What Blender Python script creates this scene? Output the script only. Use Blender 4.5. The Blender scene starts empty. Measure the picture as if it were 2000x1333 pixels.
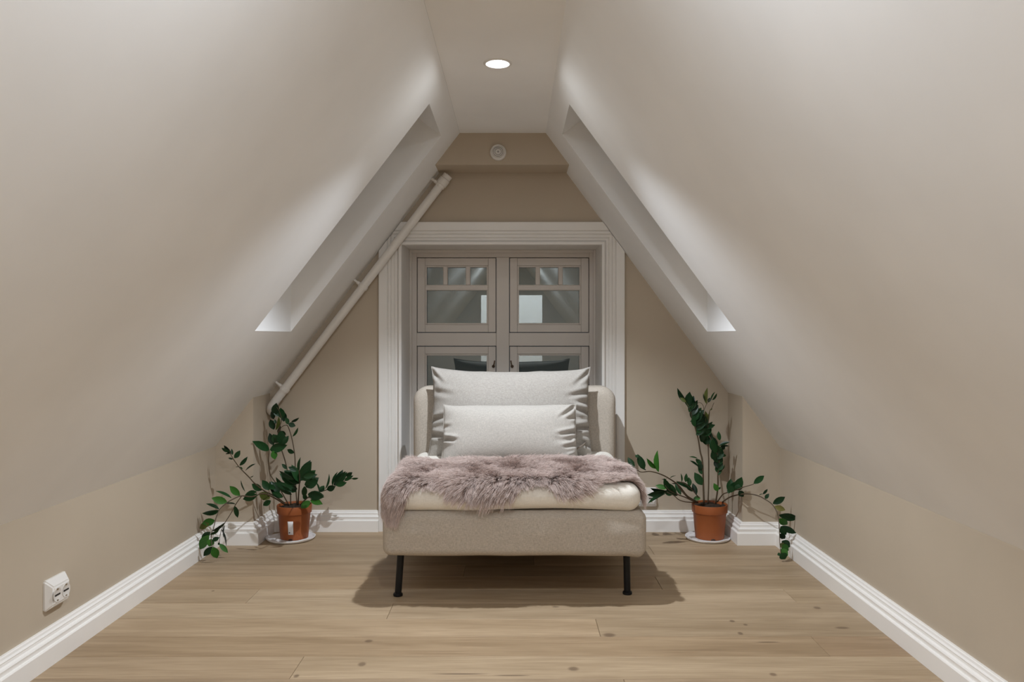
import bpy, bmesh, math, random
import numpy as np
from mathutils import Vector, Matrix, noise

random.seed(7)
rng = np.random.default_rng(11)
S = bpy.context.scene
COL = S.collection

# ------------------------------------------------------------------ camera, world, lights, exposure
F = 1550.0                       # focal length in pixels of the 2000 px wide frame
CAMZ = 0.9446                    # lens height above the floor
VX, VY = 1005.0, 656.0           # vanishing point of the room axis
cd = bpy.data.cameras.new('camera')
cam = bpy.data.objects.new('camera', cd)
COL.objects.link(cam)
cam.location = (0, 0, CAMZ)
cam.rotation_euler = (math.pi / 2, 0, 0)
cd.sensor_width = 36.0
cd.lens = 36.0 * F / 2000.0
cd.shift_x = -(VX - 1000.0) / 2000.0
cd.shift_y = -(666.5 - VY) / 2000.0
cd.clip_start = 0.02
S.camera = cam

w = bpy.data.worlds.new('night')
S.world = w
w.use_nodes = True
w.node_tree.nodes['Background'].inputs[0].default_value = (0.010, 0.013, 0.016, 1)
w.node_tree.nodes['Background'].inputs[1].default_value = 1.0

S.view_settings.view_transform = 'Standard'
S.view_settings.look = 'None'
S.view_settings.gamma = 1.0
S.view_settings.use_curve_mapping = False
S.view_settings.exposure = 0.50
S.cycles.use_denoising = True
S.cycles.max_bounces = 14
S.cycles.diffuse_bounces = 8
S.cycles.transparent_max_bounces = 16
S.cycles.caustics_reflective = False
S.cycles.caustics_refractive = False
S.cycles.sample_clamp_indirect = 6.0

SPOT_W, SPOT_2, SPOT_3, LENS_E, HALL_FILL_W, BEAM = 68.0, 6.0, 55.0, 82.0, 80.0, 110.0
FILL_W = 8.8
LAMP_C = (0.92, 0.985, 1.06)


def lamp(name, kind, loc, rot, energy, color, **kw):
    ld = bpy.data.lights.new(name, kind)
    ld.energy = energy
    ld.color = color
    for k, v in kw.items():
        setattr(ld, k, v)
    o = bpy.data.objects.new(name, ld)
    o.location = loc
    o.rotation_euler = rot
    COL.objects.link(o)
    return o


# recessed downlight over the seat, then unseen fill beams added behind the camera
LX, LY, LZ = -0.058, 2.724, 1.880
for i, (ly, pw) in enumerate(((LY, SPOT_W), (1.00, SPOT_2), (-0.72, SPOT_3))):
    lamp('downlight_and_fill_beam', 'SPOT', (LX, ly, LZ - 0.012), (0, 0, 0), pw, LAMP_C,
         spot_size=math.radians(94 if i else BEAM), spot_blend=0.9 if i else 0.48, shadow_soft_size=0.013)
    if i:
        lamp('fill_disk', 'AREA', (LX, ly, LZ - 0.004), (0, 0, 0), FILL_W, LAMP_C, shape='DISK', size=0.071)  # unseen disk added to brighten the slopes and walls
# unseen light added beyond the rear doorway, for fill and a bright reflection
lamp('hall_fill', 'AREA', (0.0, -4.2, 2.36), (0, 0, 0), HALL_FILL_W, LAMP_C, shape='RECTANGLE', size=2.4, size_y=2.0)

# ------------------------------------------------------------------ helpers


def at(px, py, Y):
    """world point at depth Y seen at that pixel of the photograph"""
    return Vector(((px - VX) * Y / F, Y, CAMZ - (py - VY) * Y / F))


def hL(X):
    return 2.2096 + 1.303 * X


def hR(X):
    return 2.0760 - 1.3613 * X


def link(o, parent=None):
    COL.objects.link(o)
    if parent is not None:
        o.parent = parent
        o.matrix_parent_inverse = Matrix.Identity(4)
    return o


def from_bm(name, bm, m=None, parent=None, smooth=False, off=None):
    me = bpy.data.meshes.new(name)
    if off is not None:
        bmesh.ops.translate(bm, verts=bm.verts, vec=-Vector(off))
    bm.normal_update()
    bm.to_mesh(me)
    bm.free()
    if m is not None:
        me.materials.append(m)
    if smooth:
        for p in me.polygons:
            p.use_smooth = True
    return link(bpy.data.objects.new(name, me), parent)


def from_np(name, V, Fc, m=None, parent=None, smooth=False):
    me = bpy.data.meshes.new(name)
    me.from_pydata([tuple(v) for v in V], [], [tuple(f) for f in Fc])
    me.update()
    if m is not None:
        me.materials.append(m)
    if smooth:
        for p in me.polygons:
            p.use_smooth = True
    return link(bpy.data.objects.new(name, me), parent)


def empty(name, loc=(0, 0, 0), parent=None):
    o = bpy.data.objects.new(name, None)
    o.location = loc
    o.empty_display_size = 0.05
    return link(o, parent)


def tag(o, label, cat, group=None):
    o['label'] = label
    o['category'] = cat
    if group:
        o['group'] = group
    return o


def struct(o):
    o['kind'] = 'structure'
    return o


def sharp(o, ang=35):
    me = o.data
    bm = bmesh.new()
    bm.from_mesh(me)
    for e in bm.edges:
        if len(e.link_faces) == 2 and e.calc_face_angle(0) > math.radians(ang):
            e.smooth = False
    for f in bm.faces:
        f.smooth = True
    bm.to_mesh(me)
    bm.free()
    return o


def add_box(bm, x0, x1, y0, y1, z0, z1, bevel=0.0, seg=2):
    vs = [bm.verts.new(p) for p in ((x0, y0, z0), (x1, y0, z0), (x1, y1, z0), (x0, y1, z0),
                                    (x0, y0, z1), (x1, y0, z1), (x1, y1, z1), (x0, y1, z1))]
    fs = [bm.faces.new([vs[i] for i in f]) for f in
          ((3, 2, 1, 0), (4, 5, 6, 7), (0, 1, 5, 4), (1, 2, 6, 5), (2, 3, 7, 6), (3, 0, 4, 7))]
    if bevel > 0:
        es = list({e for f in fs for e in f.edges})
        bmesh.ops.bevel(bm, geom=es, offset=bevel, segments=seg, affect='EDGES', profile=0.5)
    return bm


def box(name, x0, x1, y0, y1, z0, z1, m, parent=None, bevel=0.0, seg=2):
    bm = bmesh.new()
    add_box(bm, x0, x1, y0, y1, z0, z1, bevel, seg)
    return from_bm(name, bm, m, parent)


def poly_faces(name, polys, m, parent=None):
    bm = bmesh.new()
    for p in polys:
        bm.faces.new([bm.verts.new(v) for v in p])
    bmesh.ops.remove_doubles(bm, verts=bm.verts, dist=1e-5)
    return from_bm(name, bm, m, parent)


def prism(name, poly_xz, y0, y1, m, parent=None):
    bm = bmesh.new()
    a = [bm.verts.new((x, y0, z)) for x, z in poly_xz]
    b = [bm.verts.new((x, y1, z)) for x, z in poly_xz]
    bm.faces.new(a)
    bm.faces.new(b[::-1])
    n = len(a)
    for i in range(n):
        j = (i + 1) % n
        bm.faces.new((a[j], a[i], b[i], b[j]))
    bmesh.ops.recalc_face_normals(bm, faces=bm.faces)
    return from_bm(name, bm, m, parent)


def lathe(bm, prof, center, axis='Z', n=40, cap=True):
    """prof: list of (radius, height)"""
    cx, cy, cz = center
    rings = []
    for r, h in prof:
        ring = []
        if r < 1e-6:
            p = (cx, cy, cz + h) if axis == 'Z' else (cx, cy + h, cz) if axis == 'Y' else (cx + h, cy, cz)
            ring = [bm.verts.new(p)]
        else:
            for i in range(n):
                a = 2 * math.pi * i / n
                c, s = r * math.cos(a), r * math.sin(a)
                p = (cx + c, cy + s, cz + h) if axis == 'Z' else (cx + c, cy + h, cz + s) if axis == 'Y' else (cx + h, cy + c, cz + s)
                ring.append(bm.verts.new(p))
        rings.append(ring)
    for a, b in zip(rings, rings[1:]):
        for i in range(n):
            j = (i + 1) % n
            if len(a) == 1 and len(b) == 1:
                continue
            if len(a) == 1:
                bm.faces.new((a[0], b[i], b[j]))
            elif len(b) == 1:
                bm.faces.new((a[i], a[j], b[0]))
            else:
                bm.faces.new((a[i], a[j], b[j], b[i]))
    bmesh.ops.recalc_face_normals(bm, faces=bm.faces)
    return bm


def catmull(P, k=6):
    P = [Vector(p) for p in P]
    if len(P) < 3:
        return P
    Q = [P[0] * 2 - P[1]] + P + [P[-1] * 2 - P[-2]]
    out = []
    for i in range(1, len(Q) - 2):
        a, b, c, d = Q[i - 1:i + 3]
        for j in range(k):
            t = j / k
            out.append(0.5 * ((2 * b) + (c - a) * t + (2 * a - 5 * b + 4 * c - d) * t * t + (3 * b - a - 3 * c + d) * t ** 3))
    out.append(P[-1])
    return out


def add_tube(bm, P, R, n=8, cap=True):
    P = [Vector(p) for p in P]
    if not isinstance(R, (list, tuple)):
        R = [R] * len(P)
    up = None
    rings = []
    for i, p in enumerate(P):
        t = (P[min(i + 1, len(P) - 1)] - P[max(i - 1, 0)])
        t.normalize()
        if up is None:
            up = t.orthogonal().normalized()
        up = (up - t * up.dot(t)).normalized()
        v = t.cross(up)
        rings.append([bm.verts.new(p + (up * math.cos(2 * math.pi * k / n) + v * math.sin(2 * math.pi * k / n)) * R[i]) for k in range(n)])
    for a, b in zip(rings, rings[1:]):
        for k in range(n):
            j = (k + 1) % n
            bm.faces.new((a[k], a[j], b[j], b[k]))
    if cap:
        bm.faces.new(rings[0][::-1])
        bm.faces.new(rings[-1])
    return bm


def tube(name, P, R, m, parent=None, n=8, smooth=True):
    bm = bmesh.new()
    add_tube(bm, P, R, n)
    bmesh.ops.recalc_face_normals(bm, faces=bm.faces)
    o = from_bm(name, bm, m, parent)
    if smooth:
        sharp(o, 50)
    return o


def axis_pts(half, r, k, m):
    e = [half - r + r * math.tan(math.pi / 4 * i / k) for i in range(k + 1)]
    mid = list(np.linspace(-(half - r), half - r, m + 1))
    return [-x for x in e[::-1]] + mid[1:-1] + e


def rounded_box(cx, cy, cz, sx, sy, sz, r, k=5, m=(14, 10, 4), disp=None):
    """closed rounded box as arrays; disp(p, n) -> displaced point"""
    hx, hy, hz = sx / 2, sy / 2, sz / 2
    rx = r if isinstance(r, (int, float)) else None
    bm = bmesh.new()
    ax = [axis_pts(hx, r, k, m[0]), axis_pts(hy, r, k, m[1]), axis_pts(hz, r, k, m[2])]
    H = (hx, hy, hz)
    for d in range(3):
        u, v = (d + 1) % 3, (d + 2) % 3
        for s in (-1, 1):
            grid = []
            for a in ax[u]:
                row = []
                for b in ax[v]:
                    p = [0, 0, 0]
                    p[d] = s * H[d]
                    p[u] = a
                    p[v] = b
                    row.append(bm.verts.new(p))
                grid.append(row)
            for i in range(len(grid) - 1):
                for j in range(len(grid[0]) - 1):
                    q = (grid[i][j], grid[i + 1][j], grid[i + 1][j + 1], grid[i][j + 1])
                    bm.faces.new(q if s > 0 else q[::-1])
    bmesh.ops.remove_doubles(bm, verts=bm.verts, dist=1e-5)
    for vtx in bm.verts:
        p = vtx.co
        c = Vector([max(-(H[i] - r), min(H[i] - r, p[i])) for i in range(3)])
        n = (p - c)
        n.normalize()
        q = c + n * r
        if disp:
            q = disp(q, n)
        vtx.co = q + Vector((cx, cy, cz))
    return bm


# ------------------------------------------------------------------ materials


class NT:
    def __init__(self, name):
        self.m = bpy.data.materials.new(name)
        self.m.use_nodes = True
        self.t = self.m.node_tree
        self.b = self.t.nodes['Principled BSDF']

    def n(self, typ, **kw):
        x = self.t.nodes.new(typ)
        for k, v in kw.items():
            setattr(x, k, v)
        return x

    def l(self, a, b):
        self.t.links.new(a, b)

    def set(self, **kw):
        for k, v in kw.items():
            self.b.inputs[k.replace('_', ' ')].default_value = v
        return self


def rgba(c):
    return (c[0], c[1], c[2], 1.0)


def srgb(r, g, b):
    def f(x):
        x /= 255.0
        return x / 12.92 if x <= 0.04045 else ((x + 0.055) / 1.055) ** 2.4
    return (f(r), f(g), f(b))


def plain(name, c, rough=0.5, spec=0.5, metal=0.0):
    t = NT(name)
    t.set(Base_Color=rgba(c), Roughness=rough, Metallic=metal)
    t.b.inputs['Specular IOR Level'].default_value = spec
    return t.m


def paint(name, c, rough=0.6, var=0.03, scale=3.0, bump=0.02, fine=220.0):
    """painted surface: faint cloudy tone and a fine roller texture"""
    t = NT(name)
    t.set(Roughness=rough)
    t.b.inputs['Specular IOR Level'].default_value = 0.3
    co = t.n('ShaderNodeTexCoord')
    no = t.n('ShaderNodeTexNoise')
    no.inputs['Scale'].default_value = scale
    no.inputs['Detail'].default_value = 3
    t.l(co.outputs['Object'], no.inputs['Vector'])
    r = t.n('ShaderNodeValToRGB')
    r.color_ramp.elements[0].position = 0.3
    r.color_ramp.elements[1].position = 0.7
    r.color_ramp.elements[0].color = rgba([x * (1 - var) for x in c])
    r.color_ramp.elements[1].color = rgba([x * (1 + var) for x in c])
    t.l(no.outputs['Fac'], r.inputs['Fac'])
    t.l(r.outputs['Color'], t.b.inputs['Base Color'])
    n2 = t.n('ShaderNodeTexNoise')
    n2.inputs['Scale'].default_value = fine
    t.l(co.outputs['Object'], n2.inputs['Vector'])
    bp = t.n('ShaderNodeBump')
    bp.inputs['Strength'].default_value = bump
    bp.inputs['Distance'].default_value = 0.002
    t.l(n2.outputs['Fac'], bp.inputs['Height'])
    t.l(bp.outputs['Normal'], t.b.inputs['Normal'])
    return t.m


def fabric(name, c, var=0.13, scale=330.0, bump=0.35, fuzz=0.0):
    """woven melange cloth: crossing threads of lighter and darker yarn"""
    t = NT(name)
    t.set(Roughness=0.9)
    t.b.inputs['Specular IOR Level'].default_value = 0.15
    if fuzz:
        t.b.inputs['Sheen Weight'].default_value = fuzz
        t.b.inputs['Sheen Roughness'].default_value = 0.6
    co = t.n('ShaderNodeTexCoord')
    outs = []
    for sc in ((scale, scale, scale * 0.18), (scale * 0.18, scale, scale)):
        mp = t.n('ShaderNodeMapping')
        mp.inputs['Scale'].default_value = sc
        t.l(co.outputs['Object'], mp.inputs['Vector'])
        no = t.n('ShaderNodeTexNoise')
        no.inputs['Scale'].default_value = 1.0
        no.inputs['Detail'].default_value = 2
        t.l(mp.outputs['Vector'], no.inputs['Vector'])
        outs.append(no.outputs['Fac'])
    ad = t.n('ShaderNodeMath', operation='ADD')
    t.l(outs[0], ad.inputs[0])
    t.l(outs[1], ad.inputs[1])
    hf = t.n('ShaderNodeMath', operation='MULTIPLY')
    hf.inputs[1].default_value = 0.5
    t.l(ad.outputs[0], hf.inputs[0])
    r = t.n('ShaderNodeValToRGB')
    r.color_ramp.elements[0].position = 0.36
    r.color_ramp.elements[1].position = 0.64
    r.color_ramp.elements[0].color = rgba([x * (1 - var * 1.25) for x in c])
    r.color_ramp.elements[1].color = rgba([x * (1 + var) for x in c])
    t.l(hf.outputs[0], r.inputs['Fac'])
    t.l(r.outputs['Color'], t.b.inputs['Base Color'])
    bp = t.n('ShaderNodeBump')
    bp.inputs['Strength'].default_value = bump
    bp.inputs['Distance'].default_value = 0.0015
    t.l(hf.outputs[0], bp.inputs['Height'])
    t.l(bp.outputs['Normal'], t.b.inputs['Normal'])
    return t.m


def oak():
    """whitewashed oak: each board has its own tone, long grain, a few knots"""
    t = NT('pale_oak')
    t.b.inputs['Specular IOR Level'].default_value = 0.35
    co = t.n('ShaderNodeTexCoord')
    oi = t.n('ShaderNodeObjectInfo')
    sh = t.n('ShaderNodeVectorMath', operation='ADD')
    cx = t.n('ShaderNodeCombineXYZ')
    mu = t.n('ShaderNodeMath', operation='MULTIPLY')
    mu.inputs[1].default_value = 37.0
    t.l(oi.outputs['Random'], mu.inputs[0])
    for k in 'XYZ':
        t.l(mu.outputs[0], cx.inputs[k])
    t.l(co.outputs['Object'], sh.inputs[0])
    t.l(cx.outputs[0], sh.inputs[1])

    def nz(scale, detail, dist=0.0):
        mp = t.n('ShaderNodeMapping')
        mp.inputs['Scale'].default_value = scale
        t.l(sh.outputs[0], mp.inputs['Vector'])
        no = t.n('ShaderNodeTexNoise')
        no.inputs['Scale'].default_value = 1.0
        no.inputs['Detail'].default_value = detail
        no.inputs['Distortion'].default_value = dist
        t.l(mp.outputs['Vector'], no.inputs['Vector'])
        return no.outputs['Fac']
    broad = nz((1.6, 14, 14), 3, 0.6)
    fine = nz((7, 190, 190), 4, 0.3)
    r = t.n('ShaderNodeValToRGB')
    e = r.color_ramp.elements
    e[0].position, e[0].color = 0.30, rgba(OAK[0])
    e[1].position, e[1].color = 0.70, rgba(OAK[1])
    t.l(broad, r.inputs['Fac'])
    r2 = t.n('ShaderNodeValToRGB')
    e = r2.color_ramp.elements
    e[0].position, e[0].color = 0.30, (0.80, 0.77, 0.74, 1)
    e[1].position, e[1].color = 0.62, (1.04, 1.04, 1.04, 1)
    t.l(fine, r2.inputs['Fac'])
    m1 = t.n('ShaderNodeMix', data_type='RGBA', blend_type='MULTIPLY')
    m1.inputs['Factor'].default_value = 1.0
    t.l(r.outputs['Color'], m1.inputs['A'])
    t.l(r2.outputs['Color'], m1.inputs['B'])
    # tone of the board
    m2 = t.n('ShaderNodeMix', data_type='RGBA', blend_type='MULTIPLY')
    m2.inputs['Factor'].default_value = 1.0
    t.l(m1.outputs['Result'], m2.inputs['A'])
    t.l(oi.outputs['Color'], m2.inputs['B'])
    last = m2.outputs['Result']
    # knots and short dark checks at their places in the floor
    geo = t.n('ShaderNodeNewGeometry')
    K = [(707, 1298, 9, 4), (1120, 1307, 12, 4), (1190, 1241, 14, 4), (1596, 1188, 8, 3), (1446, 1238, 6, 3), (1510, 1318, 8, 3),
         (579, 1321, 6, 3), (900, 1317, 60, 1.6), (1500, 1255, 26, 1.3), (1430, 1214, 6, 2.5), (1645, 1227, 16, 2.5),
         (416, 1155, 3.5, 1.4), (720, 1253, 9, 3), (1000, 1320, 40, 1.4), (1085, 1186, 8, 1.4), (1456, 1221, 5, 2)]
    for px, py, ax, ay in K:
        Y = CAMZ * F / (py - VY)
        X = (px - VX) * Y / F
        s = t.n('ShaderNodeVectorMath', operation='SUBTRACT')
        s.inputs[1].default_value = (X, Y, 0)
        t.l(geo.outputs['Position'], s.inputs[0])
        q = t.n('ShaderNodeVectorMath', operation='MULTIPLY')
        q.inputs[1].default_value = (F / Y / ax, (F / Y) * 0.34 / ay, 0)
        t.l(s.outputs[0], q.inputs[0])
        ln = t.n('ShaderNodeVectorMath', operation='LENGTH')
        t.l(q.outputs[0], ln.inputs[0])
        mr = t.n('ShaderNodeMapRange', interpolation_type='SMOOTHSTEP')
        mr.inputs['From Min'].default_value = 0.45
        mr.inputs['From Max'].default_value = 1.15
        mr.inputs['To Min'].default_value = 0.65
        mr.inputs['To Max'].default_value = 0.0
        t.l(ln.outputs['Value'], mr.inputs['Value'])
        mx = t.n('ShaderNodeMix', data_type='RGBA')
        mx.inputs['B'].default_value = (0.10, 0.06, 0.035, 1)
        t.l(mr.outputs['Result'], mx.inputs['Factor'])
        t.l(last, mx.inputs['A'])
        last = mx.outputs['Result']
    t.l(last, t.b.inputs['Base Color'])
    rr = t.n('ShaderNodeMapRange')
    rr.inputs['To Min'].default_value = 0.42
    rr.inputs['To Max'].default_value = 0.60
    t.l(fine, rr.inputs['Value'])
    t.l(rr.outputs['Result'], t.b.inputs['Roughness'])
    bp = t.n('ShaderNodeBump')
    bp.inputs['Strength'].default_value = 0.12
    bp.inputs['Distance'].default_value = 0.001
    t.l(fine, bp.inputs['Height'])
    t.l(bp.outputs['Normal'], t.b.inputs['Normal'])
    return t.m


def leaf_mat(name, a, b):
    t = NT(name)
    t.set(Roughness=0.36)
    t.b.inputs['Specular IOR Level'].default_value = 0.2
    oi = t.n('ShaderNodeObjectInfo')
    r = t.n('ShaderNodeValToRGB')
    r.color_ramp.elements[0].color = rgba(a)
    r.color_ramp.elements[1].color = rgba(b)
    t.l(oi.outputs['Random'], r.inputs['Fac'])
    co = t.n('ShaderNodeTexCoord')
    wv = t.n('ShaderNodeTexWave', wave_type='BANDS', bands_direction='DIAGONAL')
    wv.inputs['Scale'].default_value = 2.6
    wv.inputs['Distortion'].default_value = 1.0
    t.l(co.outputs['Object'], wv.inputs['Vector'])
    mx = t.n('ShaderNodeMix', data_type='RGBA', blend_type='MULTIPLY')
    mx.inputs['B'].default_value = (0.72, 0.76, 0.7, 1)
    ml = t.n('ShaderNodeMath', operation='MULTIPLY')
    ml.inputs[1].default_value = 0.6
    t.l(wv.outputs['Fac'], ml.inputs[0])
    t.l(ml.outputs[0], mx.inputs['Factor'])
    t.l(r.outputs['Color'], mx.inputs['A'])
    t.l(mx.outputs['Result'], t.b.inputs['Base Color'])
    return t.m


def fur_mat():
    t = NT('dusty_pink_fur')
    t.set(Roughness=0.75)
    t.b.inputs['Specular IOR Level'].default_value = 0.25
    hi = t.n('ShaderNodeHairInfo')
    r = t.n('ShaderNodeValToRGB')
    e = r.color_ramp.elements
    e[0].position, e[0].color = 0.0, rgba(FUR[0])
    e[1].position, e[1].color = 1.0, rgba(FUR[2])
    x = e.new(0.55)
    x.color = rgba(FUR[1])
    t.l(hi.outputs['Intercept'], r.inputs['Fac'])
    hs = t.n('ShaderNodeHueSaturation')
    mr = t.n('ShaderNodeMapRange')
    mr.inputs['To Min'].default_value = 0.80
    mr.inputs['To Max'].default_value = 1.20
    t.l(hi.outputs['Random'], mr.inputs['Value'])
    t.l(mr.outputs['Result'], hs.inputs['Value'])
    t.l(r.outputs['Color'], hs.inputs['Color'])
    t.l(hs.outputs['Color'], t.b.inputs['Base Color'])
    return t.m


def glass_mat():
    t = NT('window_glass')
    t.set(Base_Color=(0.72, 0.86, 0.78, 1), Roughness=0.0, IOR=2.1)
    t.b.inputs['Transmission Weight'].default_value = 1.0
    return t.m


def emit(name, c, s):
    t = NT(name)
    t.set(Base_Color=(0.8, 0.8, 0.8, 1))
    t.b.inputs['Emission Color'].default_value = rgba(c)
    t.b.inputs['Emission Strength'].default_value = s
    return t.m


OAK = ((0.338, 0.249, 0.158), (0.446, 0.340, 0.228))
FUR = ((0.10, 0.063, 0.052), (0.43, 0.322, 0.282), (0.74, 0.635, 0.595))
M_white = paint('white_ceiling_paint', (0.835, 0.84, 0.84), 0.65)
M_beige = paint('warm_beige_wall_paint', (0.468, 0.397, 0.309), 0.6)
M_trim = paint('white_gloss_trim', (0.84, 0.82, 0.79), 0.35, 0.015, 4, 0.0)
M_case = paint('window_casing_paint', (0.75, 0.73, 0.70), 0.4, 0.02, 4, 0.0)
M_sash = paint('grey_sash_paint', (0.655, 0.61, 0.565), 0.4, 0.02, 5, 0.0)
M_oak = oak()
M_sub = plain('subfloor', (0.12, 0.085, 0.055), 0.9)
M_sofa = fabric('beige_melange_cloth', (0.47, 0.42, 0.36), 0.15, 560.0)
M_seat = fabric('cream_lit_seat_cloth', (0.80, 0.765, 0.695), 0.05, 400, 0.25, 0.2)  # cloth lightened to cream for the strong light on the seat
M_pill = fabric('light_linen_cloth', (0.375, 0.352, 0.322), 0.14, 520, 0.4)
M_lumb = fabric('pale_linen_cloth', (0.440, 0.416, 0.382), 0.12, 520, 0.4)
M_black = plain('black_metal', (0.006, 0.006, 0.007), 0.45, 0.3)
M_fur = fur_mat()
M_hide = plain('sheepskin_hide', (0.30, 0.22, 0.20), 0.9)
M_terra = paint('terracotta_plastic', (0.30, 0.088, 0.028), 0.45, 0.05, 14, 0.02)
M_soil = paint('dark_soil', (0.035, 0.024, 0.016), 0.95, 0.5, 90, 0.6, 160)
M_leaf = leaf_mat('dark_leaf', (0.005, 0.020, 0.007), (0.014, 0.056, 0.016))
M_leafg = leaf_mat('bright_leaf', (0.026, 0.105, 0.014), (0.045, 0.150, 0.022))
M_leafo = leaf_mat('olive_leaf', (0.070, 0.085, 0.018), (0.100, 0.115, 0.030))
M_leafy = leaf_mat('yellowing_leaf', (0.24, 0.22, 0.07), (0.28, 0.26, 0.09))
M_stem = plain('brown_green_stem', (0.075, 0.050, 0.026), 0.55)
M_plastic = plain('white_plastic', (0.72, 0.70, 0.67), 0.3)
M_saucer = paint('white_saucer_plastic', (0.78, 0.77, 0.77), 0.3, 0.05, 30, 0.0)
M_dark = plain('dark_slot', (0.02, 0.017, 0.014), 0.6)
M_brass = plain('contact_metal', (0.35, 0.28, 0.18), 0.35, 0.5, 0.9)
M_pipe = plain('white_pipe_paint', (0.70, 0.67, 0.63), 0.35)
M_glass = glass_mat()
M_lens = emit('lit_lens', (0.95, 0.985, 1.0), LENS_E)
M_label = plain('paper_label', (0.78, 0.77, 0.78), 0.6)
M_ink = plain('label_ink', (0.06, 0.05, 0.08), 0.6)

# ------------------------------------------------------------------ room shell
XL0, XR0 = -1.355, 1.204          # knee walls
KL, KR = 0.444, 0.437             # their heights
CXL, CXR, CH = -0.2527, 0.144, 1.880   # edges and height of the flat ceiling
YB, YO = 3.845, -2.60              # gable wall, opening to the main room
YP = 3.600                        # front of the corner pilasters
PL, PR = -1.186, 1.034            # their inner faces
BX0, BX1, BY0, BH = -2.2, 2.2, -5.6, 2.4   # hall beyond the rear doorway

# floor: slab with boards as parts
floor = struct(box('floor', BX0, BX1, BY0, YB, -0.08, -0.016, M_sub))
row_h = 0.1545
k0 = -int((2.80 - BY0) / row_h) - 1
plank_mesh = {}
ri = 0
for k in range(k0, 8):
    y0 = 2.80 + k * row_h
    y1 = y0 + row_h
    if y1 < BY0:
        continue
    y0c, y1c = max(y0, BY0), min(y1, YB)
    if y1c - y0c < 0.01:
        continue
    xa, xb = (BX0, BX1) if y1c <= YO + 0.1 else (XL0, XR0)
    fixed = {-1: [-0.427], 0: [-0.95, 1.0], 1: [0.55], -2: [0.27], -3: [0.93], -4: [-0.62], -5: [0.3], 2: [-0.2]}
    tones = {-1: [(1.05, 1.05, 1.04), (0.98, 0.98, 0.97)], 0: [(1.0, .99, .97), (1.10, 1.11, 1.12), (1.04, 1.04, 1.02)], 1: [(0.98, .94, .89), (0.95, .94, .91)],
             -2: [(1.06, 1.04, 1.01), (0.90, .89, .86)], -3: [(0.90, .86, .80), (0.88, .82, .76)], -4: [(0.98, .96, .93), (1.06, 1.06, 1.04)],  # first row here: right board's darker tone stands for dimmer light, joint added
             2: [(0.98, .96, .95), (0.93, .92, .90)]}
    cuts = fixed.get(k)
    if cuts is None:
        cuts = []
        x = xa + random.uniform(0.5, 2.0)
        while x < xb - 0.3:
            cuts.append(x)
            x += 2.1
    xs = [xa] + cuts + [xb]
    for a, b in zip(xs, xs[1:]):
        g = 0.0005
        bm = bmesh.new()
        add_box(bm, a + g, b - g, y0c + g, y1c - g, -0.016, random.uniform(-0.0003, 0.0))
        tops = [e for e in bm.edges if all(v.co.z > -0.008 for v in e.verts)]
        bmesh.ops.bevel(bm, geom=tops, offset=0.0012, segments=1, affect='EDGES')
        cen = ((a + b) / 2, (y0c + y1c) / 2, 0)
        o = from_bm('plank', bm, M_oak, floor, off=cen)
        o.location = cen
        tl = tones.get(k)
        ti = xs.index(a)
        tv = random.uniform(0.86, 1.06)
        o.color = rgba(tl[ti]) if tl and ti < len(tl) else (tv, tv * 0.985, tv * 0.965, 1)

# knee walls
struct(poly_faces('wall_left', [[(XL0, YO, 0), (XL0, YB, 0), (XL0, YB, KL), (XL0, YO, KL)]], M_beige))
struct(poly_faces('wall_right', [[(XR0, YB, 0), (XR0, YO, 0), (XR0, YO, KR), (XR0, YB, KR)]], M_beige))

# gable wall around the window opening
OX0, OX1, OZ0, OZ1 = -0.544, 0.420, 0.25, 1.389
gable = [
    [(XL0, 0), (OX0, 0), (OX0, hL(OX0)), (XL0, KL)],
    [(OX1, 0), (XR0, 0), (XR0, KR), (OX1, hR(OX1))],
    [(OX0, OZ1), (OX1, OZ1), (OX1, hR(OX1)), (CXR, CH), (CXL, CH), (OX0, hL(OX0))],
    [(OX0, 0), (OX1, 0), (OX1, OZ0), (OX0, OZ0)],
]
wall_back = struct(poly_faces('wall_back', [[(x, YB, z) for x, z in p] for p in gable], M_beige))
# boxed-out top of the gable wall
zb = 1.733
struct(prism('beam', [((zb - 2.2096) / 1.303, zb), ((2.0760 - zb) / 1.3613, zb), (CXR, CH), (CXL, CH)], 3.661, YB, M_beige))
# corner pilasters under the slope
struct(prism('pillar_left', [(XL0, 0), (PL, 0), (PL, hL(PL)), (XL0, KL)], YP, YB, M_beige))
struct(prism('pillar_right', [(PR, 0), (XR0, 0), (XR0, KR), (PR, hR(PR))], YP, YB, M_beige))

# flat ceiling strip
struct(poly_faces('ceiling', [[(CXL, YO, CH), (CXL, YB, CH), (CXR, YB, CH), (CXR, YO, CH)]], M_white))


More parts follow.
